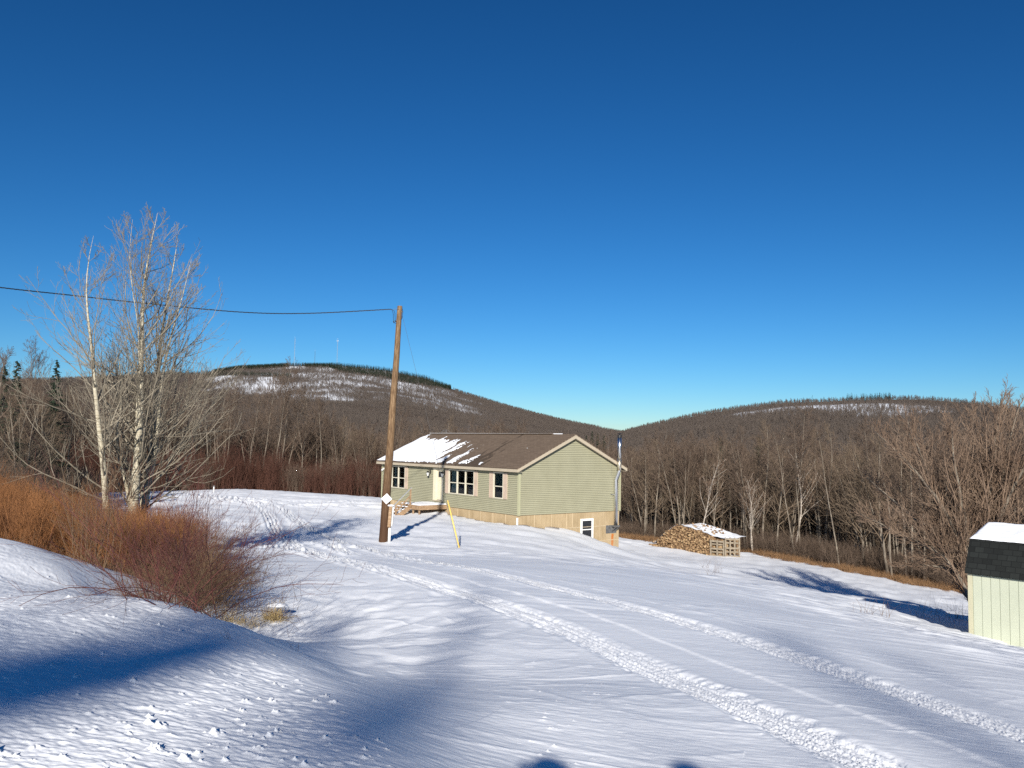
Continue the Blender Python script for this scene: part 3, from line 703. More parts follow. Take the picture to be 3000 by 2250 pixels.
# dense mass of the wood beyond the first rows
def in_wedge(n, a0, a1, r0, r1, rng, p=1.0):
    az = np.radians(a0 + (a1 - a0) * rng.rand(n)); r = np.sqrt(r0 ** 2 + (r1 ** 2 - r0 ** 2) * rng.rand(n)); return r * np.sin(az), r * np.cos(az), r, az
rng = np.random.RandomState(8)
x, y, r, az = in_wedge(11500, -42, 42, 66, 330, rng)
ex = np.interp(np.degrees(az), [-42, -30, -20, -8, 6, 12, 18, 25, 30, 42], [78, 86, 90, 92, 84, 74, 68, 64, 64, 62]) + 5
x2, y2, r2, az2 = in_wedge(5200, -36, 38, 66, 130, rng); ex2 = np.interp(az2, np.sort(az), ex[np.argsort(az)])
k = r > ex; k2 = (r2 > ex2) & (r2 < ex2 + 34)
x, y, r = np.r_[x[k], x2[k2]], np.r_[y[k], y2[k2]], np.r_[r[k], r2[k2]]
mass = scatter('forest', np.c_[x, y, macro(x, y)], (0.72 + 0.5 * rng.rand(len(x))) * np.where(r < 140, 0.74, 1.0), dark_var, seed=3, tilt=0.03)
tag(mass, 'deep brown mass of bare woods in the valley', None, None, 'stuff')

# far slopes: small low-cost bare trees and spruces
def azpx(px): r_ = rayv(px, 1200); return math.atan2(r_[0], r_[1])
far_var = [merged('far_tree', *bare_tree(200 + i, H=11, r0=0.12, n1=24, n2=6, n3=3, clear=0.06 + 0.06 * i, a=(0.4, 0.9), l1=0.34, twig=0.028), 'grey_bark', 'far_twig') for i in range(3)]
x, y, r, az = in_wedge(250000, -40, 38, 320, 2480, rng)
sn = snowy(x, y)
xl = ((r < 1357) | (az < math.radians(9))) & (r < 2412)
spb = (r > 2300 - 0 * r) & (az > azpx(960)) & (az < azpx(1330)) & (rng.rand(len(x)) < 0.85)
k = (rng.rand(len(x)) > sn * 0.8) & xl & ~spb & (rng.rand(len(x)) < np.interp(r, [320, 700, 1400, 2450], [1.0, 0.9, 0.75, 0.7]))
x, y, r = x[k], y[k], r[k]
fw = scatter('hill_forest', np.c_[x, y, macro(x, y) - 0.5], (0.8 + 0.5 * rng.rand(len(x))) * np.interp(r, [320, 900, 1300, 2400], [1, 0.8, 0.62, 0.72]), far_var, seed=4)
tag(fw, 'grey brown bare woods covering the far hills', None, None, 'stuff')
sp_var = [spruce_mesh('hill_spruce', 300 + i, 10, 2.3, nb=26, tufts=4) for i in range(3)]
def azpx(px): r_ = rayv(px, 1200); return math.atan2(r_[0], r_[1])
def ridge_spruce():
    rg = np.random.RandomState(12); out = []
    # band of spruce along the summit of the left hill, thick between the towers and the right end of the band
    n = 8000
    px = 620 + 700 * rg.rand(n); az = np.array([azpx(p) for p in px])
    thick = np.interp(px, [560, 700, 830, 960, 1000, 1180, 1250, 1330], [35, 60, 50, 60, 190, 270, 260, 30])
    rr = 2425 - thick * rg.rand(n) ** 0.8
    out.append(np.c_[rr * np.sin(az), rr * np.cos(az)])
    px = 300 + 500 * rg.rand(700); az = np.array([azpx(p) for p in px]); rr = 2400 - 30 * rg.rand(700); out.append(np.c_[rr * np.sin(az), rr * np.cos(az)])
    # shoulder band above the snow chute
    px = 600 + 250 * rg.rand(700); az = np.array([azpx(p) for p in px]); rr = 2290 - (px - 600) * 0.8 + 40 * rg.rand(700); out.append(np.c_[rr * np.sin(az), rr * np.cos(az)])
    # a few on the right hill
    px = np.r_[2480 + 130 * rg.rand(90), 2250 + 500 * rg.rand(10), 1760 + 90 * rg.rand(60)]; az = np.array([azpx(p) for p in px])
    rr = np.r_[1345 - 12 * rg.rand(90), 1345 - 60 * rg.rand(10), 500 + 150 * rg.rand(60)]; out.append(np.c_[rr * np.sin(az), rr * np.cos(az)])
    return np.concatenate(out), rg
pt, rg = ridge_spruce()
sn = snowy(pt[:, 0], pt[:, 1]); pt = pt[(sn < 0.9) | (rg.rand(len(pt)) < 0.05)]
ro = scatter('spruce_forest', np.c_[pt, macro(pt[:, 0], pt[:, 1]) - 0.3], 0.75 + 0.5 * rg.rand(len(pt)), sp_var, seed=5)
tag(ro, 'dark spruces along the hilltops', None, None, 'stuff')

# single conifers and white birches one can pick out
big_sp = [spruce_mesh('spruce_boughs', 320 + i, 12, 2.4, nb=(260, 300)[i], tufts=24, loose=0.05, fine=0.42) for i in range(2)]
def conifer(px, dist, top_y, h, w, label, v=0, dzt=0.0, grp=None):
    p = at(px, top_y, d=dist); e = empty('spruce_tree', (p[0], p[1], p[2] - h)); s = h / 12.0; e.scale = (w / 2.4, w / 2.4, s); tag(e, label, 'tree', grp)
    link('crown', big_sp[v], None, e)
    MB().tube([(0, 0, -3), (0, 0, 11)], [0.17, 0.03], 7).build('trunk', MATS['grey_bark'], e)
    return e
conifer(2224, 120, 1280, 9, 2.6, 'small dark green pine rising alone out of the brown woods', 0)
conifer(2110, 95, 1285, 10, 2.2, 'shadowy dark conifer left of the small dark green pine', 1)
conifer(2512, 100, 1330, 10, 3.0, 'round topped dark conifer right of the white birches', 0)
conifer(2070, 78, 1435, 7, 2.4, 'dark hemlock in the shade behind the firewood', 1)
conifer(1990, 80, 1420, 8, 2.4, 'dark hemlock in the shade just left of the hemlock behind the firewood', 0)
conifer(168, 60, 1056, 11, 1.9, 'tall dark spruce against the sky behind the leftmost poplar', 0)
conifer(52, 52, 1060, 10, 1.7, 'dark spruce whose top shows in the sky at the far left of the picture', 1)
conifer(15, 48, 1075, 10, 2.0, 'bushy dark spruce cut by the left border of the picture', 0)
for px, ty, h in ((1735, 1288, 8), (1752, 1296, 7), (1770, 1300, 7), (1718, 1300, 7), (1760, 1325, 7)):
    conifer(px, 140, ty - 25, h, 1.5, 'small dark spruce beyond the roof end of the house', 0, grp='small spruces beyond the roof end')
birch = []
for i in range(3):
    tk, cr = bare_tree(170 + i, H=10.5, r0=0.12, n1=16, n2=7, n3=6, clear=0.35, a=(0.5, 0.95), l1=0.34, twig=0.009, fork=1 if i == 0 else 0, wander=0.08)
    birch.append((branch_mesh('birch_trunk', tk + [(cr[0][0], cr[0][1], 5)], 'birch_bark'), branch_mesh('birch_crown', cr[1:], 'maple_twig')))
def put_birch(px, by, top_y, v, label):
    p = None
    for d in np.linspace(40, 90, 251):
        q = at(px, by, d=d)
        if q[2] < zg(q[0], q[1]): p = q; break
    if p is None: p = at(px, by, d=64); 
    d = math.hypot(p[0], p[1]); topz = at(px, top_y, d=d)[2]
    e = empty('birch_tree', (p[0], p[1], zg(p[0], p[1])), random.uniform(0, 6)); s = (topz - p[2]) / 10.5; e.scale = (s, s, s); tag(e, label, 'tree')
    link('trunk', birch[v][0], None, e); link('crown', birch[v][1], None, e)
put_birch(2206, 1612, 1375, 0, 'white barked birch with a forked crown right of the firewood')
put_birch(2326, 1630, 1270, 1, 'straight white birch right of the forked one')
put_birch(2050, 1560, 1270, 2, 'pale barked broad tree rising behind the firewood')


# ------------------------------------------------------------------ house (local x = 0 at the front right corner, -HL at the left; y into the house)
house = empty('house', HC, -YAW)
tag(house, 'sage green single storey house with a brown roof on a tan foundation', 'house')
ZF, ZR, OVS, OVF = 2.762, 4.8716, 0.3133, 0.3614
WALLT = 2.62
COURSE = 0.1143
OPEN = [(-15.18, -13.32, 0.93, 2.44), (-7.51, -4.65, 0.93, 2.44), (-2.48, -1.54, 0.93, 2.44), (-9.12, -8.30, 0.36, 2.44)]
def lap_wall(kind):
    b = MB(); z = 0.0; lip = 0.046
    def roofz(y): return ZR - 0.16 - abs(y - HW / 2) * (ZR - ZF) / (HW / 2 + OVF)
    while z < (WALLT if kind != 'gable' else ZR - 0.2):
        z1 = z + COURSE
        if kind == 'front' or kind == 'back':
            iv = [(-HL, 0.0)]
            if kind == 'front':
                for x0, x1, a, c in OPEN:
                    if z1 > a and z < c:
                        nv = []
                        for p, q in iv:
                            if x1 <= p or x0 >= q: nv.append((p, q)); continue
                            if x0 > p: nv.append((p, x0))
                            if x1 < q: nv.append((x1, q))
                        iv = nv
            zz1 = min(z1, WALLT)
            for p, q in iv:
                if kind == 'front': b.add([(p, -lip, z), (q, -lip, z), (q, 0, zz1), (p, 0, zz1), (p, 0, z), (q, 0, z)], [(0, 1, 2, 3), (0, 4, 5, 1)])
                else: b.add([(p, HW + lip, z), (q, HW + lip, z), (q, HW, zz1), (p, HW, zz1)], [(3, 2, 1, 0)])
        else:
            X, sg = (0.0, 1) if kind == 'gable' else (-HL, -1)
            half0 = min(HW / 2, (ZR - 0.16 - z) * (HW / 2 + OVF) / (ZR - ZF)); half1 = min(HW / 2, (ZR - 0.16 - z1) * (HW / 2 + OVF) / (ZR - ZF))
            if half1 < 0.02: break
            c = HW / 2
            vs = [(X + sg * lip, c - half0, z), (X + sg * lip, c + half0, z), (X, c + half1, z1), (X, c - half1, z1), (X, c - half0, z), (X, c + half0, z)]
            b.add(vs, [(0, 1, 2, 3), (0, 4, 5, 1)] if sg > 0 else [(3, 2, 1, 0), (1, 5, 4, 0)])
        z = z1
    return b
wf = lap_wall('front'); n0 = lap_wall('back'); wf.add(n0.v, n0.f); wf.build('wall', MATS['siding'], house)['label'] = 'sage green lap siding of the long walls'
wg = lap_wall('gable'); wg.build('wall', MATS['siding'], house)['label'] = 'sage green lap siding of the gable end'
def far_gable():
    global ZR
    b = lap_wall('far'); return b
far_gable().build('wall', MATS['siding'], house)['label'] = 'sage green lap siding of the far gable end'
b = MB()
for X in (0.0, -HL):
    for Y in (0.0, HW):
        sx = 1 if X == 0 else -1; sy = -1 if Y == 0 else 1
        b.box(X - sx * 0.085, X + sx * 0.056, Y + sy * 0.046, Y + sy * 0.056, -0.02, WALLT)
        b.box(X + sx * 0.046, X + sx * 0.056, Y - sy * 0.085, Y + sy * 0.0455, -0.02, WALLT)
b.build('corner_trim', MATS['trim_green'], house)
# foundation
b = MB(); b.box(-HL + 0.03, -0.03, 0.03, HW - 0.03, -3.2, -0.004); b.build('foundation', MATS['foundation'], house)
b = MB()
for z in (-0.943, -1.885): b.box(-0.029, -0.012, 0.05, HW - 0.05, z - 0.014, z + 0.014)
for y in (1.25, 2.62, 3.86, 6.6, 4.35): 
    if y in (1.25, 2.62, 3.86): b.box(-0.029, -0.014, y - 0.011, y + 0.011, -2.6, -0.03)
    elif y == 6.6: b.box(-0.029, -0.014, y - 0.011, y + 0.011, -2.9, -1.9)
    else: b.box(-0.029, -0.014, y - 0.01, y + 0.01, -0.9, -0.03)
for x in (-1.3, -2.6, -3.9, -5.2, -6.5, -13.5, -15): b.box(x - 0.011, x + 0.011, 0.014, 0.029, -0.9, -0.03)
b.build('form_seam', MATS['form_seam'], house)
# roof: two slabs
SL = math.hypot(HW / 2 + OVF, ZR - ZF); RX0, RX1 = -HL - OVS, OVS
def roof_slab():
    th = 0.055; vs = []; uv = []
    me = bpy.data.meshes.new('roof'); V = []; F = []; UV = []
    for side in (0, 1):
        ye = -OVF - 0.03 if side == 0 else HW + OVF + 0.03; yr = HW / 2
        ze = ZF - 0.03 * (ZR - ZF) / (HW / 2 + OVF)
        a = len(V)
        V += [(RX0 - .02, ye, ze + th), (RX1 + .02, ye, ze + th), (RX1 + .02, yr, ZR + th), (RX0 - .02, yr, ZR + th),
              (RX0 - .02, ye, ze), (RX1 + .02, ye, ze), (RX1 + .02, yr, ZR), (RX0 - .02, yr, ZR)]
        fs = [(0, 1, 2, 3), (4, 5, 1, 0), (7, 6, 5, 4), (5, 6, 2, 1), (7, 4, 0, 3)]
        if side: fs = [tuple(reversed(f)) for f in fs]
        F += [tuple(i + a for i in f) for f in fs]
    me.from_pydata(V, [], F); me.update()
    ul = me.uv_layers.new(name='UVMap')
    for p in me.polygons:
        for li in p.loop_indices:
            v = me.vertices[me.loops[li].vertex_index].co
            s = abs((abs(v.y - HW / 2) - (HW / 2 + OVF + .03))) * SL / (HW / 2 + OVF)
            ul.data[li].uv = (v.x, s)
    me.materials.append(MATS['roof_shingle']); return me
roof = link('roof', roof_slab(), None, house)
MB().beam((RX0 - .02, HW / 2, ZR + 0.07), (-1.9, HW / 2, ZR + 0.07), 0.28, 0.05).build('ridge_vent', MATS['roof_shingle'], roof)
# snow lying on the roof
def roof_snow():
    nx, ns = 420, 190; S1 = SL - 0.02
    u = np.linspace(RX0 + 0.02, -0.5, nx); s = np.linspace(0.03, S1, ns); U, S = np.meshgrid(u, s)
    x = U + 0.10 * vnoise(U * 1.3, S * 1.5, 405)
    edge = np.interp(S, [0, 0.5, 1.2, 2.2, 3.2, 3.9, 4.3, 5.2], [-6.2, -6.5, -7.2, -8.0, -9.3, -12.2, -15.6, -16.9])
    n1 = fbm(x * 1.3 + 3, S * 0.30, 4, 401); n2 = fbm(x * 4.5, S * 1.1, 3, 411) + 0.5 * fbm(x * 14, S * 4.5, 2, 412)
    f = (edge - x) * 0.55 + n1 * 2.6 + n2 * 0.85 * sstep(-4, 1, x - edge)
    f = f + 1.15 * np.exp(-((x + 5.35) / 0.33) ** 2 - ((S - 1.0) / 0.55) ** 2) + 1.6 * np.exp(-((x + 3.9) / 0.2) ** 2 - ((S - 0.45) / 0.25) ** 2) * 1.4
    f = f - 5 * (S > 4.55) * (x > -16.4) - 2.5 * sstep(0.22, 0.08, S + 0.06 * n2) * (x > -15.5)
    hgt = 0.055 * sstep(0.0, 0.55, f) * (0.7 + 0.5 * vnoise(x, S, 421))
    keep = f > 0.02
    y = -OVF - 0.03 + S / SL * (HW / 2 + OVF); z = ZF + 0.055 + (y + OVF) * (ZR - ZF) / (HW / 2 + OVF) + 0.006 + hgt
    V = np.stack([U, y, z], -1).reshape(-1, 3)
    i = np.arange(ns - 1)[:, None] * nx; j = np.arange(nx - 1)[None]; a = i + j
    F = np.stack([a, a + 1, a + nx + 1, a + nx], -1)
    kk = keep[:-1, :-1] & keep[1:, :-1] & keep[:-1, 1:] & keep[1:, 1:]
    F = F[kk]
    me = mesh_np('snow_patch', V, F, None, True); return me
link('snow_patch', roof_snow(), MATS['roof_snow'], roof)['label'] = 'melting snow streaked over the left part of the roof'
b = MB(); b.add([(RX0, HW / 2 + 0.05, ZR + 0.115), (-1.0, HW / 2 + 0.05, ZR + 0.10), (-1.0, HW + OVF, ZF + 0.10), (RX0, HW + OVF, ZF + 0.11), (RX0, HW / 2 + 0.05, ZR + 0.0), (-1.0, HW / 2 + 0.05, ZR + 0.0)], [(0, 3, 2, 1), (4, 0, 1, 5)])
b.build('snow_patch', MATS['roof_snow'], roof)['label'] = 'snow on the far slope just showing over the ridge'
# plumbing vent boot with a bit of snow
MB().tube([(-2.0, 2.2, 3.85), (-2.0, 2.2, 4.02)], 0.04, 8).build('vent_pipe', MATS['grey_metal'], roof)
# fascia, rake boards, soffit
b = MB()
fh = 0.19
b.box(RX0, RX1, -OVF - 0.02, -OVF, ZF - fh, ZF - 0.012); b.box(RX0, RX1, HW + OVF, HW + OVF + 0.02, ZF - fh, ZF - 0.012)
for X0, X1 in ((RX1, RX1 + 0.02), (RX0 - 0.02, RX0)):
    for ye in (-OVF, HW + OVF):
        za = ZF; c = [(ye, za - 0.004), (HW / 2, ZR - 0.004), (HW / 2, ZR - fh - 0.03), (ye, za - fh)]
        vs = [(X0, y, z) for y, z in c] + [(X1, y, z) for y, z in c]
        b.add(vs, [(0, 1, 2, 3), (7, 6, 5, 4), (0, 4, 5, 1), (3, 2, 6, 7), (0, 3, 7, 4), (1, 5, 6, 2)])
b.build('fascia', MATS['fascia'], house)
b = MB()
b.box(RX0 + .002, RX1 - .002, -OVF, 0.0, ZF - fh + 0.01, ZF - fh + 0.03); b.box(RX0 + .002, RX1 - .002, HW, HW + OVF, ZF - fh + 0.01, ZF - fh + 0.03)
sl = (ZR - ZF) / (HW / 2 + OVF)
for X0, X1 in ((0.0, RX1), (RX0, -HL)):
    for ye in (0.0, HW):
        zz = ZF + OVF * sl - 0.14
        b.add([(X0, ye, zz), (X1, ye, zz), (X1, HW / 2, ZR - 0.16), (X0, HW / 2, ZR - 0.16)], [(0, 1, 2, 3)])
b.build('soffit', MATS['fascia'], house)
# downspout at the front corner
b = MB(); b.beam((-0.03, -0.07, -0.15), (-0.03, -0.07, -0.62), 0.09, 0.07, (0, 1, 0)); b.build('downspout', MATS['white_paint'], house)
# windows
def window(x0, x1, z0, z1, bays, blind=None, curtain=None, grid=True, y=0.0):
    w = empty('window', (0, 0, 0)); w.parent = house
    b = MB(); c = 0.055; yf = -0.066
    b.box(x0 - c, x0 + 0.012, yf, 0.06, z0 - c, z1 + c); b.box(x1 - 0.012, x1 + c, yf, 0.06, z0 - c, z1 + c)
    b.box(x0 + 0.0125, x1 - 0.0125, yf, 0.06, z1 - 0.012, z1 + c); b.box(x0 + 0.0125, x1 - 0.0125, yf - 0.02, 0.06, z0 - c, z0 + 0.012)
    zm = z0 + (z1 - z0) * 0.46; bw = (x1 - x0) / bays
    for k in range(1, bays): b.box(x0 + k * bw - 0.045, x0 + k * bw + 0.045, yf + 0.004, 0.05, z0 + 0.012, z1 - 0.012)
    for k in range(bays):
        a = x0 + k * bw + (0.012 if k == 0 else 0.045); q = x0 + (k + 1) * bw - (0.012 if k == bays - 1 else 0.045)
        b.box(a, q, yf + 0.012, 0.04, zm - 0.028, zm + 0.028)
        b.box(a, a + 0.025, yf + 0.016, 0.035, z0 + 0.0125, zm - 0.0285); b.box(q - 0.025, q, yf + 0.016, 0.035, z0 + 0.0125, zm - 0.0285)
    b.build('frame', MATS['window_vinyl'], w)
    b = MB()
    for k in range(bays):
        a = x0 + k * bw + 0.04; q = x0 + (k + 1) * bw - 0.04
        b.add([(a - .03, 0.012, z0 + .005), (q + .03, 0.012, z0 + .005), (q + .03, 0.012, z1 - .005), (a - .03, 0.012, z1 - .005)], [(0, 1, 2, 3)])
    b.build('pane', MATS['glass'], w)
    if grid:
        b = MB()
        for k in range(bays):
            a = x0 + k * bw + 0.03; q = x0 + (k + 1) * bw - 0.03
            for j in (1, 2): xx = a + (q - a) * j / 3; b.box(xx - 0.006, xx + 0.006, 0.02, 0.028, z0 + .02, z1 - .02)
            for j in ((z0 + zm) / 2, (zm + z1) / 2): b.box(a, q, 0.0285, 0.035, j - 0.006, j + 0.006)
        b.build('muntins', MATS['window_vinyl'], w)
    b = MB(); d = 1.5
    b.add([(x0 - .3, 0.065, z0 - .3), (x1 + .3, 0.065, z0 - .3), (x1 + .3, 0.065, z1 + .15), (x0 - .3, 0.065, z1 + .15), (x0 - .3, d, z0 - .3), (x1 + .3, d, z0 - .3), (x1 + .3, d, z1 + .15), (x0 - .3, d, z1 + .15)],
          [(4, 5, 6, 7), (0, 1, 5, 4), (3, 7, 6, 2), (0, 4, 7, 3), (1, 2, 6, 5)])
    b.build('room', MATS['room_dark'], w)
    if curtain:
        b = MB()
        for a, q in curtain:
            n = 14; vs = []; fs = []
            for i in range(n + 1):
                xx = a + (q - a) * i / n; yy = 0.14 + 0.025 * math.sin(i * 2.1); vs += [(xx, yy, z0 + 0.03), (xx, yy, z1 + 0.02)]
            fs = [(2 * i, 2 * i + 2, 2 * i + 3, 2 * i + 1) for i in range(n)]
            b.add(vs, fs)
        b.build('curtain', MATS['curtain'], w)
    if blind:
        b = MB(); zb = blind; z = z1
        while z > zb: b.add([(x0 + .03, 0.075, z - .03), (x1 - .03, 0.075, z - .03), (x1 - .03, 0.10, z), (x0 + .03, 0.10, z)], [(0, 1, 2, 3)]); z -= 0.04
        b.build('blind', MATS['blind'], w)
    return w
window(-15.18, -13.32, 0.93, 2.44, 2, curtain=[(-15.1, -14.8)])
window(-7.51, -4.65, 0.93, 2.44, 3, curtain=[(-7.45, -6.65), (-4.8, -4.68)])
window(-2.48, -1.54, 0.93, 2.44, 1, blind=1.62)
b = MB()
def shutter(x0, x1, z0=0.88, z1=2.47):
    b = MB(); b.box(x0, x1, -0.066, -0.02, z0, z1)
    t = 0.05; y0 = -0.082; y1 = -0.0665; zm = (z0 + z1) / 2 + 0.05
    for a, c in ((x0, x0 + t), (x1 - t, x1)): b.box(a, c, y0, y1, z0, z1)
    for a, c in ((z0, z0 + 0.08), (zm - 0.04, zm + 0.04), (z1 - 0.07, z1)): b.box(x0 + t + .001, x1 - t - .001, y0, y1, a, c)
    return b
for x0, x1 in ((-15.62, -15.25), (-13.25, -12.88), (-7.95, -7.58), (-4.58, -4.21), (-2.92, -2.55), (-1.47, -1.10)):
    shutter(x0, x1).build('shutter', MATS['shutter'], house)
# front door with wide pale casing
d = empty('door'); d.parent = house
b = MB(); b.box(-9.44, -9.10, -0.075, 0.05, 0.34, 2.50); b.box(-8.30, -8.20, -0.075, 0.05, 0.34, 2.50); b.box(-9.0995, -8.3005, -0.074, 0.05, 2.41, 2.50); b.build('frame', MATS['cream'], d)
b = MB(); b.box(-9.08, -8.32, 0.02, 0.06, 0.37, 1.90); b.box(-9.08, -8.95, 0.02, 0.06, 1.901, 2.40); b.box(-8.45, -8.32, 0.02, 0.06, 1.901, 2.40); b.box(-8.9495, -8.4505, 0.02, 0.06, 2.30, 2.40)
for x0, x1, z0, z1 in ((-8.99, -8.74, 0.5, 1.7), (-8.66, -8.41, 0.5, 1.7)):
    b.box(x0, x0 + 0.015, 0.012, 0.0198, z0, z1); b.box(x1 - 0.015, x1, 0.012, 0.0198, z0, z1); b.box(x0 + .0155, x1 - .0155, 0.012, 0.0198, z1 - .015, z1); b.box(x0 + .0155, x1 - .0155, 0.012, 0.0198, z0, z0 + .015)
b.build('leaf', MATS['cream'], d)
b = MB(); b.box(-8.948, -8.452, 0.035, 0.045, 1.90, 2.30); b.build('pane', MATS['rubber'], d)
b = MB(); b.tube([(-8.40, -0.03, 1.33), (-8.40, -0.03, 1.45)], 0.012, 6); b.tube([(-8.40, 0.02, 1.39), (-8.40, -0.035, 1.39)], 0.02, 8); b.build('handle', MATS['grey_metal'], d)
b = MB(); b.box(-9.5, -8.2, -0.08, 0.06, 0.28, 0.339); b.build('threshold', MATS['fascia'], d)
# coach lamps
def lamp(x):
    w = empty('wall_lamp', (x, -0.035, 2.15)); w.parent = house
    b = MB(); b.box(-0.06, 0.06, -0.03, -0.002, -0.05, 0.2); b.tube([(0, -0.03, 0.1), (0, -0.12, 0.22), (0, -0.2, 0.2), (0, -0.22, 0.12)], 0.014, 6)
    b.tube([(0, -0.22, 0.14), (0, -0.22, 0.07), (0, -0.22, 0.03)], [0.02, 0.12, 0.135], 6); b.tube([(0, -0.22, -0.24), (0, -0.22, -0.2)], [0.04, 0.075], 6)
    for k in range(6):
        a = k * math.pi / 3; b.beam((0.12 * math.cos(a), -0.22 + 0.12 * math.sin(a), 0.03), (0.07 * math.cos(a), -0.22 + 0.07 * math.sin(a), -0.2), 0.012, 0.012)
    b.build('bracket', MATS['black_metal'], w)
    b = MB(); b.tube([(0, -0.22, 0.028), (0, -0.22, -0.198)], [0.108, 0.062], 6); b.build('lantern_glass', MATS['white_paint'], w)
lamp(-9.86); lamp(-8.02)
b = MB(); b.box(-16.52, -16.40, -0.06, -0.016, 2.15, 2.27); b.tube([(-16.46, -0.06, 2.22), (-16.42, -0.16, 2.16), (-16.40, -0.22, 2.1)], [0.03, 0.05, 0.07], 8); b.build('flood_light', MATS['white_paint'], house)
# basement window in the gable foundation
w = empty('window'); w.parent = house
b = MB(); y0, y1, z0, z1 = 5.02, 6.1, -1.86, -0.42; t = 0.13
b.box(-0.05, 0.03, y0, y0 + t, z0, z1); b.box(-0.05, 0.03, y1 - t, y1, z0, z1); b.box(-0.05, 0.029, y0 + t, y1 - t, z1 - t, z1); b.box(-0.05, 0.04, y0 + t, y1 - t, z0, z0 + t); b.box(-0.04, 0.015, y0 + t, y1 - t, -1.14, -1.08)
b.build('frame', MATS['white_paint'], w)
b = MB(); b.box(-0.028, -0.020, y0 + t, y1 - t, z0 + t, z1 - t); b.build('pane', MATS['rubber'], w)
# stainless stove flue on the gable
fl = empty('flue'); fl.parent = house
b = MB(); b.tube([(0.24, 7.9, -0.92), (0.22, 7.9, 2.02), (0.24, 7.9, 2.1), (0.50, 7.9, 2.60), (0.52, 7.9, 2.68)], 0.12, 14)
for z in (0.1, 1.25): b.tube([(0.22, 7.9, z), (0.22, 7.9, z + .05)], 0.116, 14)
b.build('lower_pipe', MATS['steel'], fl, smooth=True)
b = MB(); b.tube([(0.52, 7.9, 2.62), (0.52, 7.9, 3.42)], 0.128, 14); b.build('elbow_pipe', MATS['old_steel'], fl, smooth=True)
b = MB(); b.tube([(0.52, 7.9, 3.42), (0.52, 7.9, 4.88)], 0.125, 14)
b.build('upper_pipe', MATS['steel'], fl, smooth=True)
b = MB(); b.tube([(0.52, 7.9, 4.78), (0.52, 7.9, 4.95)], 0.14, 12); b.tube([(0.52, 7.9, 5.02), (0.52, 7.9, 5.06)], [0.17, 0.02], 12); b.tube([(0.52, 7.9, 4.94), (0.52, 7.9, 5.03)], 0.05, 6); b.beam((0.52, 7.68, 5.05), (0.52, 8.12, 5.05), 0.03, 0.02); b.build('rain_cap', MATS['black_metal'], fl)
b = MB(); b.box(-0.02, 0.40, 7.7, 8.12, -1.02, -0.93); b.beam((0.0, 7.76, -1.35), (0.36, 7.76, -1.03), 0.04, 0.04); b.beam((0.0, 8.06, -1.35), (0.36, 8.06, -1.03), 0.04, 0.04); b.box(-0.022, -0.008, 7.25, 8.2, -1.45, -0.93)
b.box(0.0, 0.11, 7.6, 7.64, 1.05, 1.09); b.beam((0.02, 7.62, 1.07), (0.22, 7.8, 1.07), 0.02, 0.03); b.box(-0.02, 0.02, 7.68, 7.72, 2.2, 3.3)
b.build('bracket', MATS['galvanised'], fl)
# old antenna frame just behind the far ridge end, white tag
an = empty('roof_antenna', (*(hp(15.7, 5.0)), HC[2] + 4.45), 0.4); tag(an, 'small pale wire loop antenna behind the far end of the roof ridge', 'antenna')
b = MB(); b.tube([(0, 0, -0.2), (0, 0, 0.75)], 0.018, 6)
for rr_ in (0.42, 0.25): b.tube([(rr_ * math.cos(a), 0, 0.42 + rr_ * 0.9 * math.sin(a)) for a in np.linspace(0, 6.283, 19)], 0.014, 5, cap=False)
b.beam((-0.42, 0, 0.42), (0.42, 0, 0.42), 0.02, 0.02); b.build('loop', MATS['galvanised'], an)

# ------------------------------------------------------------------ deck and stairs
DZ = 0.12; DX0, DX1, DD = -10.15, -7.72, -2.22
deck = empty('deck', HC, -YAW); tag(deck, 'low wooden deck with open snowy stairs in front of the door', 'deck')
b = MB(); n = 15
for k in range(n):
    y0 = DD + 0.045 + (0 - DD - 0.08) * k / n; b.box(DX0 + .045, DX1 - .045, y0, y0 + (0 - DD - .08) / n - 0.008, DZ - 0.045, DZ - 0.006)
b.build('platform', MATS['deck_wood'], deck)
b = MB(); b.box(DX1 - 0.042, DX1, DD, -0.03, DZ - 0.30, DZ); b.box(DX0, DX0 + 0.042, DD, -0.03, DZ - 0.30, DZ); b.box(DX0 + .0425, DX1 - .0425, DD, DD + 0.042, DZ - 0.30, DZ)
b.build('rim_board', MATS['deck_wood'], deck)
def gz_house(x, y): p = HC[:2] + np.array([math.cos(YAW), -math.sin(YAW)]) * x + np.array([math.sin(YAW), math.cos(YAW)]) * y; return zg(p[0], p[1]) - HC[2]
for x, y in ((DX1 - 0.14, DD + 0.12), (DX0 + 0.14, DD + 0.12), (DX1 - 0.9, DD + 0.12)):
    b = MB(); b.box(x - .045, x + .045, y - .045, y + .045, gz_house(x, y) - 0.2, DZ - 0.301); b.build('post', MATS['deck_wood'], deck)
SX0, SX1 = -10.05, -8.78
st = empty('stairs'); st.parent = deck
nst = 4; rise = 0.175; run = 0.27
for k in range(1, nst + 1):
    y1 = DD - run * (k - 1) - 0.015; z = DZ - rise * k
    b = MB(); b.box(SX0 + .045, SX1 - .045, y1 - run - 0.01, y1 - 0.02, z - 0.04, z); b.build('tread', MATS['deck_wood'], st)
    b = MB(); b.box(SX0 + .06, SX1 - .06, y1 - run + 0.0, y1 - 0.03, z + .001, z + 0.05); b.build('snow_layer', MATS['roof_snow'], st, smooth=False, bevel=0.02)
b = MB()
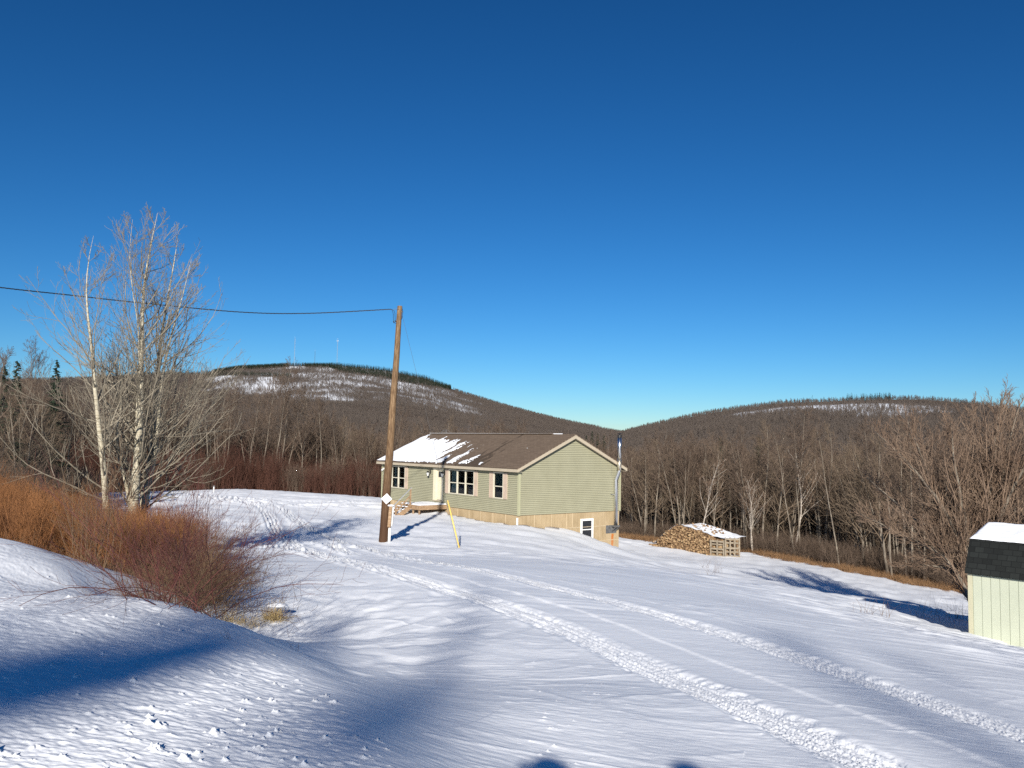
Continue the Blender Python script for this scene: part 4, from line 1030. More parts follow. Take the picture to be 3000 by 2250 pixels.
for X in (SX0, SX1 - 0.04):
    c = [(DD - .001, DZ - 0.02), (DD - .001, DZ - 0.32), (DD - run * nst - 0.1, DZ - rise * (nst + 1) - 0.30), (DD - run * nst - 0.1, DZ - rise * nst - 0.02)]
    vs = [(X, y, z) for y, z in c] + [(X + 0.04, y, z) for y, z in c]
    b.add(vs, [(0, 1, 2, 3), (7, 6, 5, 4), (0, 4, 5, 1), (1, 5, 6, 2), (2, 6, 7, 3), (3, 7, 4, 0)])
b.build('stringer', MATS['deck_wood'], st)
rl = empty('railing'); rl.parent = deck
yb = DD - run * nst - 0.05; zb = DZ - rise * nst
b = MB(); b.box(SX1 + .002, SX1 + .092, DD - .10, DD - .012, DZ - 0.3, DZ + 1.05); b.box(SX1 + .002, SX1 + .092, yb - .05, yb + .04, zb - 0.42, zb + 0.72); b.build('post', MATS['deck_wood'], rl)
b = MB(); b.beam((SX1 + .047, DD + 0.02, DZ + 1.12), (SX1 + .047, yb - .12, zb + 0.72), 0.09, 0.03); b.build('handrail', MATS['grey_metal'], rl)['label'] = 'frosted sloping handrail'
b = MB(); b.beam((SX1 + .047, DD - 0.10, DZ + 0.55), (SX1 + .047, yb + .04, zb + 0.28), 0.035, 0.09); b.build('midrail', MATS['deck_wood'], rl)
# snow on the deck, rounded at its rims
def deck_snow():
    nx, ny = 70, 60; xs = np.linspace(DX0 + .03, DX1 - .0, nx); ys = np.linspace(DD, -0.06, ny); X, Y = np.meshgrid(xs, ys)
    e = np.minimum(np.minimum(X - xs[0], xs[-1] - X), Y - ys[0]); h = 0.075 * sstep(0, 0.16, e + 0.03 * vnoise(X * 5, Y * 5, 7)) * (0.9 + 0.5 * vnoise(X * 1.5, Y * 1.5, 9))
    V = np.stack([X, Y, DZ + 0.002 + h], -1).reshape(-1, 3); a = (np.arange(ny - 1)[:, None] * nx + np.arange(nx - 1)[None]); F = np.stack([a, a + 1, a + nx + 1, a + nx], -1).reshape(-1, 4)
    return mesh_np('snow_layer', V, F, None, True)
link('snow_layer', deck_snow(), MATS['roof_snow'], deck)

# ------------------------------------------------------------------ utility pole, wires, guy
PT = at(1172, 897, d=39.45); PB0 = at(1122, 1588, d=38.9)
PB = np.array([PB0[0], PB0[1], zg(PB0[0], PB0[1]) - 0.25]); 
up_ = empty('utility_pole', PB); tag(up_, 'tall leaning brown wooden utility pole in front of the house', 'utility pole')
ax = PT - PB; axl = np.linalg.norm(ax)
b = MB(); K = 14
b.tube([tuple(ax * (k / K) + np.array([0.01 * math.sin(k * 1.3), 0, 0])) for k in range(K + 1)], [0.215 - 0.098 * (k / K) for k in range(K + 1)], 18); b.build('post', MATS['pole_wood'], up_, smooth=False)
def on_pole(t, off=(0, 0, 0)): return tuple(ax * t + np.array(off))
# diamond sign
zt = (at(1133, 1462, d=38.6)[2] - PB[2]) / ax[2]
sc_ = np.array(on_pole(zt)) + np.array([0.05, -0.24, 0])
sg = empty('sign', tuple(sc_)); sg.parent = up_; sg.rotation_euler = (0.0, 0.03, 0.10)
b = MB(); r_ = 0.245; b.add([(-r_, 0, 0), (0, 0, -r_), (r_, 0, 0), (0, 0, r_), (-r_, 0.006, 0), (0, 0.006, -r_), (r_, 0.006, 0), (0, 0.006, r_)], [(0, 1, 2, 3), (7, 6, 5, 4), (0, 4, 5, 1), (1, 5, 6, 2), (2, 6, 7, 3), (3, 7, 4, 0)]); b.build('plate', MATS['sign_white'], sg)
b = MB(); y_ = -0.003
def poly(pts): b.add([(x, y_, z) for x, z in pts], [tuple(range(len(pts)))])
poly([(-0.105, 0.05), (-0.085, 0.06), (-0.075, -0.01), (-0.05, -0.02), (-0.045, -0.07), (-0.085, -0.075), (-0.10, -0.03)]); poly([(-0.03, -0.055), (0.0, -0.06), (0.0, -0.045), (-0.03, -0.04)]); poly([(0.01, 0.0), (0.05, 0.03), (0.05, 0.045), (0.0, 0.02)])
b.build('emblem', MATS['sign_grey'], sg)
b = MB()
for k in range(9): x = -0.06 + k * 0.014; b.box(x, x + 0.008, -0.0035, -0.0015, 0.10, 0.115)
for k in range(7): x = -0.05 + k * 0.014; b.box(x, x + 0.008, -0.0035, -0.0015, -0.13, -0.115)
b.build('lettering', MATS['sign_grey'], sg)
# backing board, conduit and riser on the right side of the pole
zb1 = (at(1145, 1545, d=38.7)[2] - PB[2]); zb2 = (at(1145, 1483, d=38.7)[2] - PB[2]); zlo = zb1 
b = MB(); x0 = on_pole(zb1 / ax[2])[0] + 0.22
xa = on_pole(zb2 / ax[2])[0] + 0.20
b.beam((x0 + 0.02, -0.12, zb1), (xa + 0.06, -0.12, zb2), 0.14, 0.10, (0, 1, 0)); b.build('board', MATS['deck_wood'], up_)
b = MB(); b.beam((x0 + 0.13, -0.02, zb1 + 0.05), (xa + 0.17, -0.02, zb2), 0.07, 0.12, (0, 1, 0)); b.build('meter_box', MATS['grey_metal'], up_)
b = MB(); b.tube([(x0 + 0.02, -0.02, -0.1), (x0 + 0.04, -0.02, zb1 + .02)], 0.062, 10); b.build('conduit', MATS['white_paint'], up_, smooth=True)
b = MB(); b.add(MB().box(x0 - 0.05, xa + 0.2, -0.2, 0.02, zb2, zb2 + 0.06).v, MB().box(0, 1, 0, 1, 0, 1).f); b.build('snow_cap', MATS['roof_snow'], up_, bevel=0.02)
# hardware, drip loops, insulator
b = MB(); b.tube([on_pole(.985, (-0.02, -0.13, 0)), on_pole(.985, (-0.28, -0.13, 0.0))], 0.012, 6); b.tube([on_pole(.975, (0.1, -0.05, 0)), on_pole(.975, (0.16, -0.08, 0))], 0.03, 6); b.build('bolt', MATS['galvanised'], up_)
tw = Vector((-0.46, -0.13, float(ax[2]) * .986))
lp = Vector(on_pole(1.0)); 
def lpt(dx, dz): return (lp.x + dx, lp.y - 0.12, lp.z + dz)
b = MB()
b.tube([lpt(-.40, -.17), lpt(-.33, -.24), lpt(-.29, -.42), lpt(-.28, -.66), lpt(-.25, -.80), lpt(-.16, -.845), lpt(-.08, -.83)], 0.011, 6)
b.tube([lpt(-.40, -.17), lpt(-.27, -.22), lpt(-.215, -.36), lpt(-.20, -.6), lpt(-.195, -.73), lpt(-.12, -.79), lpt(-.08, -.80)], 0.011, 6)
b.tube([lpt(-.275, -.74), lpt(-.235, -.81)], 0.028, 8); b.tube([lpt(-.20, -.70), lpt(-.16, -.77)], 0.028, 8)
b.tube([lpt(.13, -.14), lpt(.155, -.3), lpt(.12, -.6), lpt(.07, -.66)], 0.011, 6)
b.build('drip_loop', MATS['rubber'], up_)
# overhead service cable (twisted), running to the upper left beyond the frame
A_ = Vector(PT) + Vector((-0.40, -0.12, -0.17))
ends = [(1130, 908, 39.4), (900, 918, 39.5), (700, 914, 39.5), (400, 886, 38.6), (200, 864, 37.6), (0, 842, 36.4)]
pts = [A_] + [Vector(at(px, py, d=dd)) for px, py, dd in ends[1:]]
d_ = (pts[-1] - pts[-2]); pts += [pts[-1] + d_ * k + Vector((0, 0, 0.10 * k * k)) for k in (1, 2, 3)]
def spline(P, n):
    out = []
    for i in range(len(P) - 1):
        p0 = P[max(i - 1, 0)]; p1 = P[i]; p2 = P[i + 1]; p3 = P[min(i + 2, len(P) - 1)]
        for k in range(n):
            t = k / n; out.append(0.5 * ((2 * p1) + (p2 - p0) * t + (2 * p0 - 5 * p1 + 4 * p2 - p3) * t * t + (3 * p1 - p0 - 3 * p2 + p3) * t ** 3))
    out.append(P[-1]); return out
sp_ = spline(pts, 60); b = MB()
for ph in (0, 2.09, 4.19):
    q = []
    for i, p in enumerate(sp_):
        a = ph + i * 0.55; q.append(p + Vector((0.0, math.cos(a) * 0.015, math.sin(a) * 0.015)))
    b.tube(q, 0.0105, 5)
tag(b.build('power_line', MATS['rubber'], None), 'black twisted service cable running from the utility pole to the upper left', 'cable')
GB = at(1346, 1608, d=36.8); GB = np.array([GB[0], GB[1], zg(GB[0], GB[1])])
GT = np.array(PT) + np.array([0.12, 0, -0.45])
gw = empty('guy_wire', tuple(GB)); tag(gw, 'thin steel guy wire with a yellow guard anchored right of the utility pole', 'guy wire')
g = Vector(GT) - Vector(GB)
b = MB(); b.tube([Vector((0, 0, -0.3)) , g * 0.5, g], 0.0055, 5); b.build('cable', MATS['rubber'], gw)
tg = 0.0; best = 9e9
for k in range(100, 400):
    p = Vector(GB) + g * (k / 1000); 
    v = np.array(p); r1 = rayv(1307, 1467); dd = np.linalg.norm(np.cross(v, r1)); 
    if dd < best: best = dd; tg = k / 1000
b = MB(); b.tube([g * 0.0, g * tg], 0.034, 10); b.build('guard', MATS['yellow_plastic'], gw, smooth=True)

# ------------------------------------------------------------------ garden shed
SA = np.array([11.4, 21.0]); sdir = np.array([0.65, -0.76]); sdir /= np.linalg.norm(sdir); syaw = math.atan2(sdir[1], sdir[0])
shed = empty('shed', (SA[0], SA[1], -4.55), syaw); tag(shed, 'pale yellow gambrel garden shed with snow on its black shingles', 'shed')
SLn = 3.7; WZ = 1.52
b = MB(); gs = 0.203; n = int(SLn / gs)
zb0 = -0.5; D2 = 2.75
b.box(0, SLn, 0.0, D2, zb0, WZ)
x = 0.09
b.build('wall', MATS['shed_siding'], shed)
b = MB()
xs = [0.09] + [0.09 + gs * (k + 1) for k in range(n - 1)]
for k in range(len(xs) - 1):   # boards stand proud, grooves stay between them
    b.box(xs[k] + 0.012, xs[k + 1], -0.012, -0.001, zb0, WZ - 0.03)
b.build('board_siding', MATS['shed_siding'], shed)
b = MB(); b.box(-0.02, 0.085, -0.02, -0.0005, zb0, WZ); b.box(-0.02, -0.0005, 0.0, 0.085, zb0, WZ); b.build('corner_trim', MATS['shed_trim'], shed)
prof = [(-0.10, WZ - 0.0), (0.26, WZ + 0.80), (D2 / 2, WZ + 1.13), (D2 - 0.26, WZ + 0.80), (D2 + 0.10, WZ)]
def shed_roof():
    th = 0.03; me = bpy.data.meshes.new('roof'); V = []; F = []; UV = []; s0 = 0
    for i in range(4):
        (y0, z0), (y1, z1) = prof[i], prof[i + 1]; a = len(V); L = math.hypot(y1 - y0, z1 - z0); ny, nz = -(z1 - z0) / L * th, (y1 - y0) / L * th
        q = [(y0, z0), (y1, z1), (y1 + ny, z1 + nz), (y0 + ny, z0 + nz)]
        V += [(-0.05, y, z) for y, z in q] + [(SLn + 0.05, y, z) for y, z in q]; UV += [(-0.05, s0), (-0.05, s0 + L), (-0.05, s0 + L), (-0.05, s0)] + [(SLn, s0), (SLn, s0 + L), (SLn, s0 + L), (SLn, s0)]
        F += [tuple(a + j for j in f) for f in ((3, 2, 1, 0)[::-1], (4, 5, 6, 7)[::-1], (3, 7, 6, 2), (0, 1, 5, 4), (0, 4, 7, 3), (1, 2, 6, 5))]; s0 += L
    me.from_pydata(V, [], F); me.update(); ul = me.uv_layers.new(name='UVMap')
    for p in me.polygons:
        for li in p.loop_indices: ul.data[li].uv = UV[me.loops[li].vertex_index]
    me.materials.append(MATS['shed_shingle']); return me
sr = link('roof', shed_roof(), None, shed)
b = MB(); b.add([(0, 0.0, WZ), (0, D2, WZ), (0, D2 - .34, WZ + .77), (0, D2 / 2, WZ + 1.11), (0, .34, WZ + .77)], [(0, 1, 2, 3, 4)]); b.add([(SLn, 0.0, WZ), (SLn, D2, WZ), (SLn, D2 - .34, WZ + .77), (SLn, D2 / 2, WZ + 1.11), (SLn, .34, WZ + .77)], [(4, 3, 2, 1, 0)]); b.build('gable', MATS['shed_siding'], shed)
def shed_snow():
    nx, ny = 120, 46; xs = np.linspace(-0.05, SLn + 0.05, nx); t = np.linspace(-0.01, 1.0, ny); X, T = np.meshgrid(xs, t)
    y = prof[1][0] - 0.02 + (prof[2][0] - prof[1][0] + 0.02) * T; z = prof[1][1] + (prof[2][1] - prof[1][1]) * T + 0.035
    e = np.minimum(np.minimum(T + .01, 1.01 - T) * 1.1, np.minimum(X - xs[0], xs[-1] - X)); h = 0.05 * sstep(0, 0.07, e + 0.015 * vnoise(X * 6, T * 6, 3)) + 0.008 * fbm(X * 2.5, T * 5, 3, 5)
    f = 1 - 2.2 * np.exp(-((T - 0.93) / 0.05) ** 2) * (vnoise(X * 2.2, X * 0 + 1, 8) > 0.12) * (X > 0.3)
    V = np.stack([X, y, z + h], -1).reshape(-1, 3); a = (np.arange(ny - 1)[:, None] * nx + np.arange(nx - 1)[None]); F = np.stack([a, a + 1, a + nx + 1, a + nx], -1)
    k = (f[:-1, :-1] > 0); return mesh_np('snow_layer', V, F[k], None, True)
link('snow_layer', shed_snow(), MATS['roof_snow'], sr)

# ------------------------------------------------------------------ pale poplars at the left and the big maple by the shed
def ground_hit(px, py, d0=4, d1=95, up=0.0):
    r = rayv(px, py); h = math.hypot(r[0], r[1]); t = np.linspace(d0, d1, 1200) / h
    gx, gy = r[0] * t, r[1] * t; k = np.argmax(r[2] * t - macro(gx, gy) < up); return np.array([gx[k], gy[k], float(macro(gx[k:k + 1], gy[k:k + 1])[0])])
def stem_pts(rng, P, K, wob):
    P = np.array(P, float); s = np.r_[0, np.cumsum(np.linalg.norm(np.diff(P, axis=0), axis=1))]; q = np.linspace(0, s[-1], K)
    X = np.stack([np.interp(q, s, P[:, i]) for i in range(3)], 1)
    for _ in range(2): X[1:-1] = (X[:-2] + 2 * X[1:-1] + X[2:]) / 4
    X[1:] += np.cumsum(rng.randn(K - 1, 3) * wob, axis=0) * 0.5
    return X
def hero(name, seed, stems, cfg, tm, cm, label, cat='tree', group=None):
    """stems: list of (pixel polyline, distance at foot, distance at top, foot radius)"""
    rng = np.random.RandomState(seed); Ps = []; Rs = []
    K = cfg.get('K', 18)
    for px, d0, d1, r0, rt in stems:
        n = len(px); P = [at(x, y, d=d0 + (d1 - d0) * i / (n - 1)) for i, (x, y) in enumerate(px)]
        g = zg(P[0][0], P[0][1]);
        if cfg.get('foot', True) and P[0][2] > g - 0.1: P.insert(0, np.array([P[0][0] + 0.02, P[0][1], g - 0.3]))
        Ps.append(stem_pts(rng, P, K, cfg.get('wob', 0.012))); Rs.append(r0 * (1 - (1 - rt) * np.linspace(0, 1, K) ** 0.9))
    P0 = np.array(Ps); R0 = np.array(Rs); o = P0[0, 0].copy(); P0 -= o
    L1 = cfg['L1']
    tmin = cfg.get('tmin', 0.12)
    def rep(P, R): return P, R
    b = spawn(rng, P0, R0, cfg['n1'], tmin, 0.985, cfg['a'][0], cfg['a'][1], lambda t: np.interp(t, *L1), 0.42, rmax=cfg.get('rmax', 0.05))
    P1, R1 = grow(rng, *b, 9, cfg.get('w1', 0.10), cfg.get('up', 0.8), 0.2)
    b = spawn(rng, P1, R1, cfg['n2'], 0.12, 0.97, 0.4, 0.85, lambda t: 0.46 * (1.15 - 0.75 * t), 0.6)
    P2, R2 = grow(rng, *b, 6, 0.12, cfg.get('up2', 0.55), 0.3)
    b = spawn(rng, P2, R2, cfg['n3'], 0.12, 0.97, 0.4, 0.9, lambda t: 0.45 * (1.1 - 0.6 * t), 0.7)
    P3, R3 = grow(rng, *b, 4, 0.14, cfg.get('up2', 0.5), 0.5)
    tw = cfg.get('twig', 0.0042)
    R1 = np.maximum(R1, tw * 1.7); R2 = np.maximum(R2, tw * 1.25); R3 = np.maximum(R3, tw)
    lv = [(P1, R1, 6), (P2, R2, 4), (P3, R3, 3)]
    if cfg.get('n4'):
        b = spawn(rng, P3, R3, cfg['n4'], 0.2, 0.95, 0.4, 0.9, lambda t: 0.5 + 0 * t, 0.8); P4, R4 = grow(rng, *b, 3, 0.12, 0.3, 0.6); lv.append((P4, np.maximum(R4, tw * 0.8), 3))
    e = empty(name, tuple(o)); tag(e, label, cat, group)
    link('trunk', branch_mesh('trunk', [(P0, R0, 12)], tm), None, e); link('crown', branch_mesh('crown', lv, cm), None, e)
    return e
PCF = dict(n1=26, n2=8, n3=4, a=(0.6, 1.15), L1=([0, .15, .3, .5, .7, .85, 1], [.30, .34, .34, .30, .20, .11, .03]), up=0.75, up2=0.6, tmin=0.17, twig=0.0031, rmax=0.026)
hero('poplar_tree', 31, [([(312, 1530), (312, 1445), (303, 1350), (296, 1255), (288, 1210), (279, 1174), (277, 1065), (262, 957), (252, 875), (255, 790), (265, 730), (276, 690)], 24.2, 24.0, 0.105, 0.025)],
     PCF, 'poplar_bark', 'poplar_twig', 'leftmost pale poplar with one slender leaning trunk')
hero('poplar_tree', 32, [([(380, 1590), (391, 1463), (399, 1400), (404, 1282), (410, 1147), (412, 984), (418, 854), (430, 760), (448, 690), (462, 625)], 24.6, 25.2, 0.15, 0.025),
     ([(413, 1010), (400, 900), (382, 821), (374, 750), (382, 690), (388, 640)], 24.9, 24.6, 0.06, 0.05)],
     dict(PCF, n1=32), 'poplar_bark', 'poplar_twig', 'tallest pale poplar with the white main trunk')
hero('poplar_tree', 33, [([(404, 1590), (412, 1520), (421, 1463), (440, 1370), (453, 1290), (460, 1180), (462, 1092), (474, 1000), (490, 900), (505, 830), (518, 750), (525, 700)], 25.3, 26.4, 0.135, 0.025),
     ([(415, 1500), (440, 1420), (458, 1330), (466, 1200), (478, 1080), (500, 980), (540, 860), (560, 760)], 25.6, 25.0, 0.09, 0.04)],
     dict(PCF, n1=30), 'poplar_bark', 'poplar_twig', 'twin trunked pale poplar right of the tallest one')
hero('poplar_tree', 34, [([(388, 1560), (382, 1480), (372, 1420), (352, 1350), (338, 1290), (346, 1240), (358, 1200), (356, 1120), (350, 1050)], 24.9, 25.2, 0.075, 0.15)],
     dict(PCF, n1=22, L1=([0, .2, 1], [.25, .4, .2])), 'poplar_bark', 'poplar_twig', 'short crooked poplar stem between the two tallest poplars')
MCF = dict(n1=30, n2=9, n3=5, n4=0, a=(0.25, 0.6), L1=([0, .25, .5, .8, 1], [.34, .38, .32, .18, .08]), up=0.9, up2=0.5, tmin=0.16, twig=0.004, rmax=0.045, K=14, wob=0.02, w1=0.05)
mb_ = (2858, 1800)
MS = [([mb_, (2839, 1638), (2829, 1520), (2813, 1442), (2798, 1375), (2790, 1300), (2786, 1230)], 31, 29.5, .15, .1),
      ([mb_, (2885, 1620), (2896, 1548), (2904, 1383), (2920, 1285), (2925, 1215), (2932, 1170)], 31, 31.5, .17, .1),
      ([mb_, (2872, 1620), (2880, 1540), (2864, 1442), (2853, 1324), (2845, 1250), (2850, 1200)], 31, 33, .13, .1),
      ([mb_, (2838, 1661), (2774, 1500), (2735, 1442), (2688, 1383), (2614, 1310), (2570, 1270)], 31, 29.5, .11, .12),
      ([mb_, (2825, 1670), (2735, 1571), (2676, 1516), (2600, 1450), (2540, 1400)], 31, 32, .09, .12),
      ([mb_, (2815, 1690), (2755, 1614), (2657, 1571), (2582, 1532), (2520, 1500)], 31, 29, .085, .12),
      ([mb_, (2800, 1600), (2740, 1450), (2700, 1330), (2665, 1260), (2655, 1225)], 31, 30.5, .11, .1),
      ([mb_, (2923, 1540), (2950, 1461), (3000, 1383), (3060, 1280), (3090, 1200)], 31, 31, .13, .1),
      ([mb_, (2960, 1600), (3010, 1530), (3100, 1430), (3200, 1350)], 31, 30, .12, .12),
      ([mb_, (2900, 1560), (2950, 1330), (2975, 1230), (2990, 1180)], 31, 32, .12, .1),
      ([mb_, (2830, 1700), (2790, 1665), (2700, 1655), (2620, 1660)], 31, 30.5, .06, .15)]
hero('maple_tree', 41, MS, MCF, 'grey_bark', 'maple_twig', 'large wide spreading bare maple behind the shed')

# ------------------------------------------------------------------ shrubs
def shrub_mesh(name, seed, ns, H, spread, arch, n2, n3, rad, m, lean=0.35, upb=0.9):
    rng = np.random.RandomState(seed)
    S = np.c_[rng.randn(ns, 2) * spread, np.full(ns, -0.1)]
    a = rng.rand(ns) * 6.283; t = lean * (0.2 + rng.rand(ns)); D = np.c_[np.cos(a) * np.sin(t), np.sin(a) * np.sin(t), np.cos(t)]
    L = H * (0.55 + 0.5 * rng.rand(ns)); P0, R0 = grow(rng, S, D, L, np.full(ns, rad) * (0.7 + 0.6 * rng.rand(ns)), 9, 0.07 + 0.06 * arch, -2.2 * arch, 0.35)
    b = spawn(rng, P0, R0, n2, 0.25, 0.97, 0.25, 0.8, lambda t: 0.42 * (1.2 - 0.7 * t), 0.65); P1, R1 = grow(rng, *b, 5, 0.13, upb * (1 - arch * 0.8), 0.45)
    lv = [(P0, R0, 4), (P1, R1, 3)]
    if n3: b = spawn(rng, P1, R1, n3, 0.2, 0.97, 0.3, 0.9, lambda t: 0.45 + 0 * t, 0.75); P2, R2 = grow(rng, *b, 4, 0.14, 0.4, 0.6); lv.append((P2, np.maximum(R2, rad * 0.28), 3))
    return branch_mesh(name, lv, m)
OR = [shrub_mesh('orange_shrub', 500 + i, 70, 1.7, 0.30, 0.0, 7, 3, 0.0065, 'orange_cane', 0.45) for i in range(4)]
RD = [shrub_mesh('red_shrub', 520 + i, 24, 1.9, 0.24, 0.5, 6, 3, 0.0052, 'red_cane', 0.6) for i in range(4)]
BR = [shrub_mesh('brown_shrub', 540 + i, 36, 1.15, 0.34, 0.3, 6, 2, 0.0045, 'brown_cane', 0.8) for i in range(3)]
RB = [shrub_mesh('brown_cane_shrub', 530 + i, 24, 1.6, 0.26, 0.4, 7, 3, 0.005, 'brown_cane', 0.6) for i in range(2)]
TALLB = [shrub_mesh('tall_shrub', 560 + i, 11, 3.6, 0.22, 0.0, 6, 2, 0.012, 'brown_cane', 0.35) for i in range(3)]
random.seed(77)
def put_shrub(me, x, y, s, label, group, name='shrub', hs_=1.0):
    o = link(name, me, None, None, (x, y, zg(x, y) - 0.02)); o.rotation_euler = (0, 0, random.uniform(0, 6.28)); o.scale = (s, s, s * hs_); tag(o, label, 'shrub', group); return o
def region_pts(n, corners, seed):
    rg = random.Random(seed); out = []
    a, b_, c, d_ = [np.array(q, float) for q in corners]
    for k in range(n):
        u, v = rg.random(), rg.random(); out.append((a * (1 - u) + b_ * u) * (1 - v) + (d_ * (1 - u) + c * u) * v)
    return out
# orange thicket: from the crest back towards the poplars
for p in region_pts(44, [(-10.2, 16.2), (-6.9, 16.2), (-8.8, 22), (-16.5, 25)], 1):
    put_shrub(random.choice(OR), p[0], p[1], random.uniform(0.65, 0.95), 'orange brown twiggy shrub in the bright thicket around the feet of the poplars', 'orange shrubs in the thicket left of the driveway')
for p in region_pts(20, [(-12.5, 17.5), (-9.6, 15.9), (-13, 21), (-20, 27)], 11):
    put_shrub(random.choice(OR), p[0], p[1], random.uniform(0.6, 0.82), 'orange brown twiggy shrub in the bright thicket around the feet of the poplars', 'orange shrubs in the thicket left of the driveway')
CP = {k: ground_hit(*k, 5, 40)[:2] for k in ((470, 1790), (690, 1830), (700, 1690), (520, 1650), (250, 1690), (330, 1600), (180, 1700))}
for p in region_pts(13, [CP[470, 1790], CP[690, 1830] + [-.42, .15], CP[700, 1690] + [-.6, 0], CP[520, 1650]], 2):
    put_shrub(random.choice(RD + RB), p[0], p[1], random.uniform(0.72, 0.98), 'dark red arching canes tangled at the end of the ditch by the snowbank', 'dark red cane shrubs at the near end of the thicket')
for p in region_pts(15, [CP[250, 1690], CP[520, 1650], CP[700, 1690] + [-1.9, 3.0], CP[330, 1600]], 3):
    if p[0] < -4.7: put_shrub(random.choice(OR), p[0], p[1], random.uniform(0.6, 0.85), 'orange brown twiggy shrub in the bright thicket around the feet of the poplars', 'orange shrubs in the thicket left of the driveway')
    else: put_shrub(random.choice(RD[:2] + RB), p[0], p[1], random.uniform(0.7, 0.95), 'red brown arching canes halfway between the poplars and the snowbank', 'red brown cane shrubs in the middle of the thicket')
for p in region_pts(11, [CP[470, 1790], CP[690, 1830] + [-.4, .1], CP[700, 1690] + [-.6, 0], CP[330, 1600]], 4):
    put_shrub(random.choice(BR), p[0], p[1], random.uniform(0.65, 0.95), 'low brown brambles along the foot of the road snowbank', 'low brown brambles in the ditch')
for px, py, s in ((190, 1655, 0.95), (150, 1640, 0.8), (225, 1660, 0.8)):
    p = ground_hit(px, py, 10, 30); put_shrub(TALLB[0], p[0] - .2, p[1] + 1.2, s * 0.55, 'tall grey stemmed bush standing at the crest of the snowbank', 'grey stemmed bushes at the crest', 'bush')
# stuff: grass, brush, undergrowth
def grass_mesh(name, seed, n, H, spread, m, w=0.006, lean=0.5):
    rng = np.random.RandomState(seed); S = np.c_[rng.randn(n, 2) * spread, np.zeros(n)]; a = rng.rand(n) * 6.283; t = lean * rng.rand(n)
    P, R = grow(rng, S, np.c_[np.cos(a) * np.sin(t), np.sin(a) * np.sin(t), np.cos(t)], H * (0.5 + 0.6 * rng.rand(n)), np.full(n, w), 5, 0.12, -0.9, 0.3); return branch_mesh(name, [(P, R, 3)], m)
GR = [grass_mesh('grass_clump', 600 + i, 90, 0.7, 0.35, 'dry_grass', 0.009) for i in range(3)]
rng = np.random.RandomState(61); P = np.array(EDGE_R); 
q = along(EDGE_R, 560, 0.5, 4); q = np.array([(x * (1 - 2.2 / math.hypot(x, y)), y * (1 - 2.2 / math.hypot(x, y))) for x, y in q]); q = q[(q[:, 0] > 12.2) & (rng.rand(len(q)) < 0.9)]
gq = scatter('dry_grass', np.c_[q, macro(q[:, 0], q[:, 1])], 0.35 + 0.5 * rng.rand(len(q)), GR, seed=6); tag(gq, 'tawny dry grass along the edge of the woods', None, None, 'stuff')
q = along([(6.5, 71), (9.5, 67.5), (11.6, 64.5)], 320, 0.8, 7); q = np.array(q)
gq = scatter('dry_weeds', np.c_[q, macro(q[:, 0], q[:, 1])], 0.5 + 0.4 * rng.rand(len(q)), GR, seed=7); tag(gq, 'dry weeds poking through snow behind the fence posts and the firewood', None, None, 'stuff')
BRU = [shrub_mesh('brush_clump', 620 + i, 34, (3.0, 3.8, 4.6, 3.4)[i], 0.6, 0.0, 6, 3, 0.015, 'brush_red' if i != 3 else 'wood_twig', 0.2) for i in range(4)]
q = np.array(along([(-46, 64), (-32, 79), (-22, 81), (-10, 79), (-1, 76)], 640, 1.2, 13))
bq = scatter('red_brush', np.c_[q, macro(q[:, 0], q[:, 1]) - 0.2], (0.5 + 0.6 * rng.rand(len(q))) * (1 + 0.35 * vnoise(q[:, 0] / 4, q[:, 1] / 4, 66)), BRU, seed=8); tag(bq, 'dense maroon brush along the far edge of the left field', None, None, 'stuff')
UND = [shrub_mesh('under_clump', 640 + i, 26, 3.0, 0.6, 0.1, 8, 4, 0.014, 'wood_twig', 0.55) for i in range(3)]
q = np.r_[np.array(along(EDGE_R, 340, 0.8, 14)), np.array(along(EDGE_R, 520, 2.0, 40)), np.array(along([(x_ * 1.1, y_ * 1.1) for x_, y_ in EDGE_L], 500, 3.0, 30))]; q = np.r_[q, np.array(along(EDGE_LL, 420, 2.5, 14))]
uq = scatter('undergrowth', np.c_[q, macro(q[:, 0], q[:, 1]) - 0.1], 0.35 + 0.45 * rng.rand(len(q)), UND, seed=9, tilt=0.05); tag(uq, 'tangled brown undergrowth below the bare trees', None, None, 'stuff')
LIT = [grass_mesh('stem_litter', 660 + i, 60, 0.55, 0.4, 'brown_cane', 0.0035, 1.2) for i in range(3)]
q = np.array(region_pts(130, [(-10, 15.6), CP[690, 1830], CP[700, 1690], (-10, 22)], 9))
uq = scatter('stem_litter', np.c_[q, macro(q[:, 0], q[:, 1])], 0.5 + 0.7 * rng.rand(len(q)), LIT, seed=10); tag(uq, 'fine dead stems covering the snow under the thicket', None, None, 'stuff')
# straw at the shrub foot, snow capped tussock
p = ground_hit(800, 1818, 6, 20); t_ = grass_mesh('tussock', 71, 420, 0.34, 0.075, 'straw', 0.0028, 1.3)
o = link('grass_tussock', t_, None, None, tuple(p - [0, 0, 0.03])); tag(o, 'rounded straw coloured grass tussock alone in the snow beside the canes', 'grass tussock')
V_ = []; 
def dome(r, h, n=18, mm=8, seed=1):
    u = np.linspace(0, 2 * np.pi, n, endpoint=False); t = np.linspace(0, 1, mm); U, T = np.meshgrid(u, t)
    rr = r * T * (1 + 0.15 * vnoise(np.cos(U) * 2 + seed, np.sin(U) * 2)); z = h * (1 - T ** 2); V = np.stack([rr * np.cos(U), rr * np.sin(U) * 0.7, z], -1).reshape(-1, 3)
    a = np.arange(mm - 1)[:, None] * n + np.arange(n)[None]; b2 = np.arange(mm - 1)[:, None] * n + (np.arange(n)[None] + 1) % n; return mesh_np('dome', V, np.stack([a, a + n, b2 + n, b2], -1).reshape(-1, 4), None, True)
